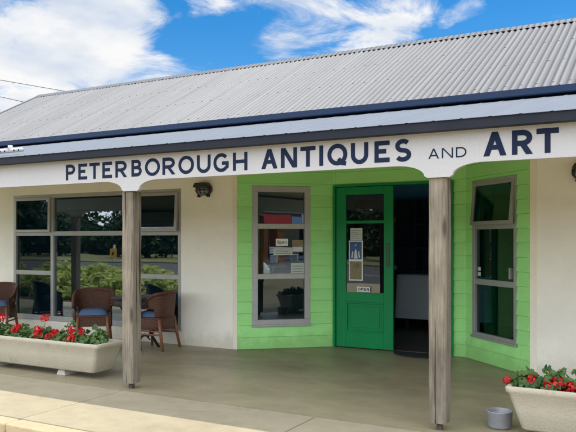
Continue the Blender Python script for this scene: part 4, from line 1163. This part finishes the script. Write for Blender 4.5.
# power cables and their poles
def pole(x,y,h,label):
    r = thing('utility_pole', (x,y,-.2), label, 'pole', 'utility poles carrying the cables')
    MB().tube([(x,y,-.4),(x,y,h)], [.16,.11], 10).build('shaft', M['polewood'], r)
    MB().box(x-.06,x+.06,y-.9,y+.9,h-.5,h-.36).build('crossarm', M['polewood'], r)
pole(-50.5,24,14.2,'timber utility pole beyond the left edge of the photo that carries the two thin cables')
pole(-42.2,48,14.1,'timber utility pole hidden behind the roof that carries the two thin cables')
def cable(a, b, sag, label):
    a, b = Vector(a), Vector(b)
    pts = [a.lerp(b,i/16)-Vector((0,0,sag*4*(i/16)*(1-i/16))) for i in range(17)]
    tag(MB().tube(pts, .022, 6).build('power_cable', M['cable']), label, 'cable', 'power cables over the left end of the roof')
cable((-45.2,23.9,13.1),(-42.2,47.9,13.65),.10,'upper thin black cable in the sky left of the roof')
cable((-45.2,23.9,12.55),(-42.2,47.9,11.6),.10,'lower thin black cable in the sky left of the roof')

# ------------------------------------------------------------------ sky, sun, camera
SUN = Vector((.34, .205, 1.0)).normalized()     # towards the sun
el = math.asin(SUN.z); az = math.atan2(SUN.x, SUN.y)
wd_ = bpy.data.worlds.new('World'); scn.world = wd_; wd_.use_nodes = True
nt = wd_.node_tree; nt.nodes.clear()
N = lambda t, **k: mk(nt, t, **k)
out = N('OutputWorld'); bg = N('Background'); lk(nt, bg.outputs[0], out.inputs[0])
SKY = .15
bg.inputs['Strength'].default_value = SKY
sky = N('TexSky', sky_type='NISHITA', sun_disc=False, sun_elevation=el, sun_rotation=az, altitude=100, air_density=1.0, dust_density=.3, ozone_density=3.0)
hs = N('HueSaturation'); hs.inputs['Saturation'].default_value = 1.45; hs.inputs['Value'].default_value = .47; lk(nt, sky.outputs[0], hs.inputs['Color'])
tc = N('TexCoord'); nm = N('VectorMath', operation='NORMALIZE'); lk(nt, tc.outputs['Generated'], nm.inputs[0])
sp_ = N('SeparateXYZ'); lk(nt, nm.outputs[0], sp_.inputs[0])
ad = N('Math', operation='ADD'); ad.inputs[1].default_value = .16; lk(nt, sp_.outputs[2], ad.inputs[0])
mxz = N('Math', operation='MAXIMUM'); mxz.inputs[1].default_value = .08; lk(nt, ad.outputs[0], mxz.inputs[0])
iv = N('Math', operation='DIVIDE'); iv.inputs[0].default_value = 1; lk(nt, mxz.outputs[0], iv.inputs[1])
pl = N('VectorMath', operation='SCALE'); lk(nt, nm.outputs[0], pl.inputs[0]); lk(nt, iv.outputs[0], pl.inputs['Scale'])
mp = N('Mapping'); mp.inputs['Scale'].default_value = (1.0,1.0,2.3); mp.inputs['Location'].default_value = (3.1,1.7,.6); lk(nt, nm.outputs[0], mp.inputs[0])
n1 = N('TexNoise', i_Scale=6.5, i_Detail=14.0, i_Roughness=.62, i_Distortion=.6); lk(nt, mp.outputs[0], n1.inputs[0])
na = N('MapRange', clamp=False); na.inputs[1].default_value=0; na.inputs[2].default_value=1; na.inputs[3].default_value=-.40; na.inputs[4].default_value=1.36; lk(nt, n1.outputs[0], na.inputs[0]); acc = na.outputs[0]
# cloud banks and clear gaps of this sky, as directions
for (d, c0, c1, amt) in [((-.7213,.655,.225),.9930,.9995,.24),((-.6548,.6948,.2974),.9965,.9998,.16),((-.5546,.7923,.2542),.9972,.9998,-.20),((-.5170,.8229,.2357),.9985,.9999,-.10),
                         ((-.6017,.743,.2932),.9990,.99995,-.12),((-.45,.8402,.306),.9978,.9998,.10),((-.5501,.7743,.3129),.9993,.99998,.16),((-.3148,.9066,.2809),.9978,.9998,.12),
                         ((-.3700,.8750,.3080),.9991,.99998,-.10),((-.2015,.9332,.3000),.9955,.9998,-.08),((-.3938,.8692,.265),.9982,.9999,.10),((-.16,.945,.284),.9993,.99998,.10),((-.24,.925,.296),.9992,.99999,.09)]:
    dt = N('VectorMath', operation='DOT_PRODUCT'); dt.inputs[1].default_value = Vector(d).normalized(); lk(nt, nm.outputs[0], dt.inputs[0])
    r = N('MapRange', interpolation_type='SMOOTHSTEP'); r.inputs[1].default_value = c0; r.inputs[2].default_value = c1; r.inputs[3].default_value = 0; r.inputs[4].default_value = amt
    lk(nt, dt.outputs['Value'], r.inputs[0])
    a_ = N('Math', operation='ADD'); lk(nt, acc, a_.inputs[0]); lk(nt, r.outputs[0], a_.inputs[1]); acc = a_.outputs[0]
ms = N('MapRange', interpolation_type='SMOOTHSTEP'); ms.inputs[1].default_value = .37; ms.inputs[2].default_value = .76; ms.inputs[3].default_value = 0; ms.inputs[4].default_value = 1
n2 = N('TexNoise', i_Scale=9.0, i_Detail=6.0); lk(nt, mp.outputs[0], n2.inputs[0])
cl = N('ValToRGB'); cl.color_ramp.elements[0].position=.3; cl.color_ramp.elements[0].color=(.60,.70,.86,1); cl.color_ramp.elements[1].position=.62; cl.color_ramp.elements[1].color=(1,1,1,1)
lk(nt, n2.outputs[0], cl.inputs[0])
CLOUD = 2.9; CLOUD_FILL = 13.0
# added fill for the verandah: unseen clouds across the street made brighter and denser
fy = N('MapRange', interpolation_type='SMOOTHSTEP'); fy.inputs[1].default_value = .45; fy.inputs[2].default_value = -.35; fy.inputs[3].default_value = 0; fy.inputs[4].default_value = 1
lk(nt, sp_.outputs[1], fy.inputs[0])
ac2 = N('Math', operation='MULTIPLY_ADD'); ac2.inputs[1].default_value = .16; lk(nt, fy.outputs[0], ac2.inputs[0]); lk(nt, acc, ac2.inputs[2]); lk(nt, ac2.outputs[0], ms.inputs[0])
fb = N('MapRange'); fb.inputs[3].default_value = CLOUD; fb.inputs[4].default_value = CLOUD_FILL; lk(nt, fy.outputs[0], fb.inputs[0])
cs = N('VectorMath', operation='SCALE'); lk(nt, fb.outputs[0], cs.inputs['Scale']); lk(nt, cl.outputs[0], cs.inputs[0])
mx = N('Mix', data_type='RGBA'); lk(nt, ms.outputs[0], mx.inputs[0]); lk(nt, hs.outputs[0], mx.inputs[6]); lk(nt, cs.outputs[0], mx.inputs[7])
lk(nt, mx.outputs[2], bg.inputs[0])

sd = bpy.data.lights.new('sun', 'SUN'); sd.energy = 2.0; sd.angle = R(.55); sd.color = (1,.95,.86)
so = bpy.data.objects.new('sun', sd); COL.objects.link(so); so.rotation_euler = SUN.to_track_quat('Z','Y').to_euler(); so.location = (0,20,30)
cd = bpy.data.cameras.new('camera'); cam = bpy.data.objects.new('camera', cd); COL.objects.link(cam)
cam.location = (0,0,1.4); cam.rotation_euler = (R(90),0,R(29.0353)); cd.sensor_width = 36; cd.lens = 36*700/576; cd.shift_y = 24/576
cd.clip_start = .05; cd.clip_end = 5000
scn.camera = cam
vs_ = scn.view_settings; vs_.view_transform = 'Standard'; vs_.look = 'None'; vs_.gamma = 1; vs_.use_curve_mapping = False
vs_.exposure = 1.15
scn.render.engine = 'CYCLES'
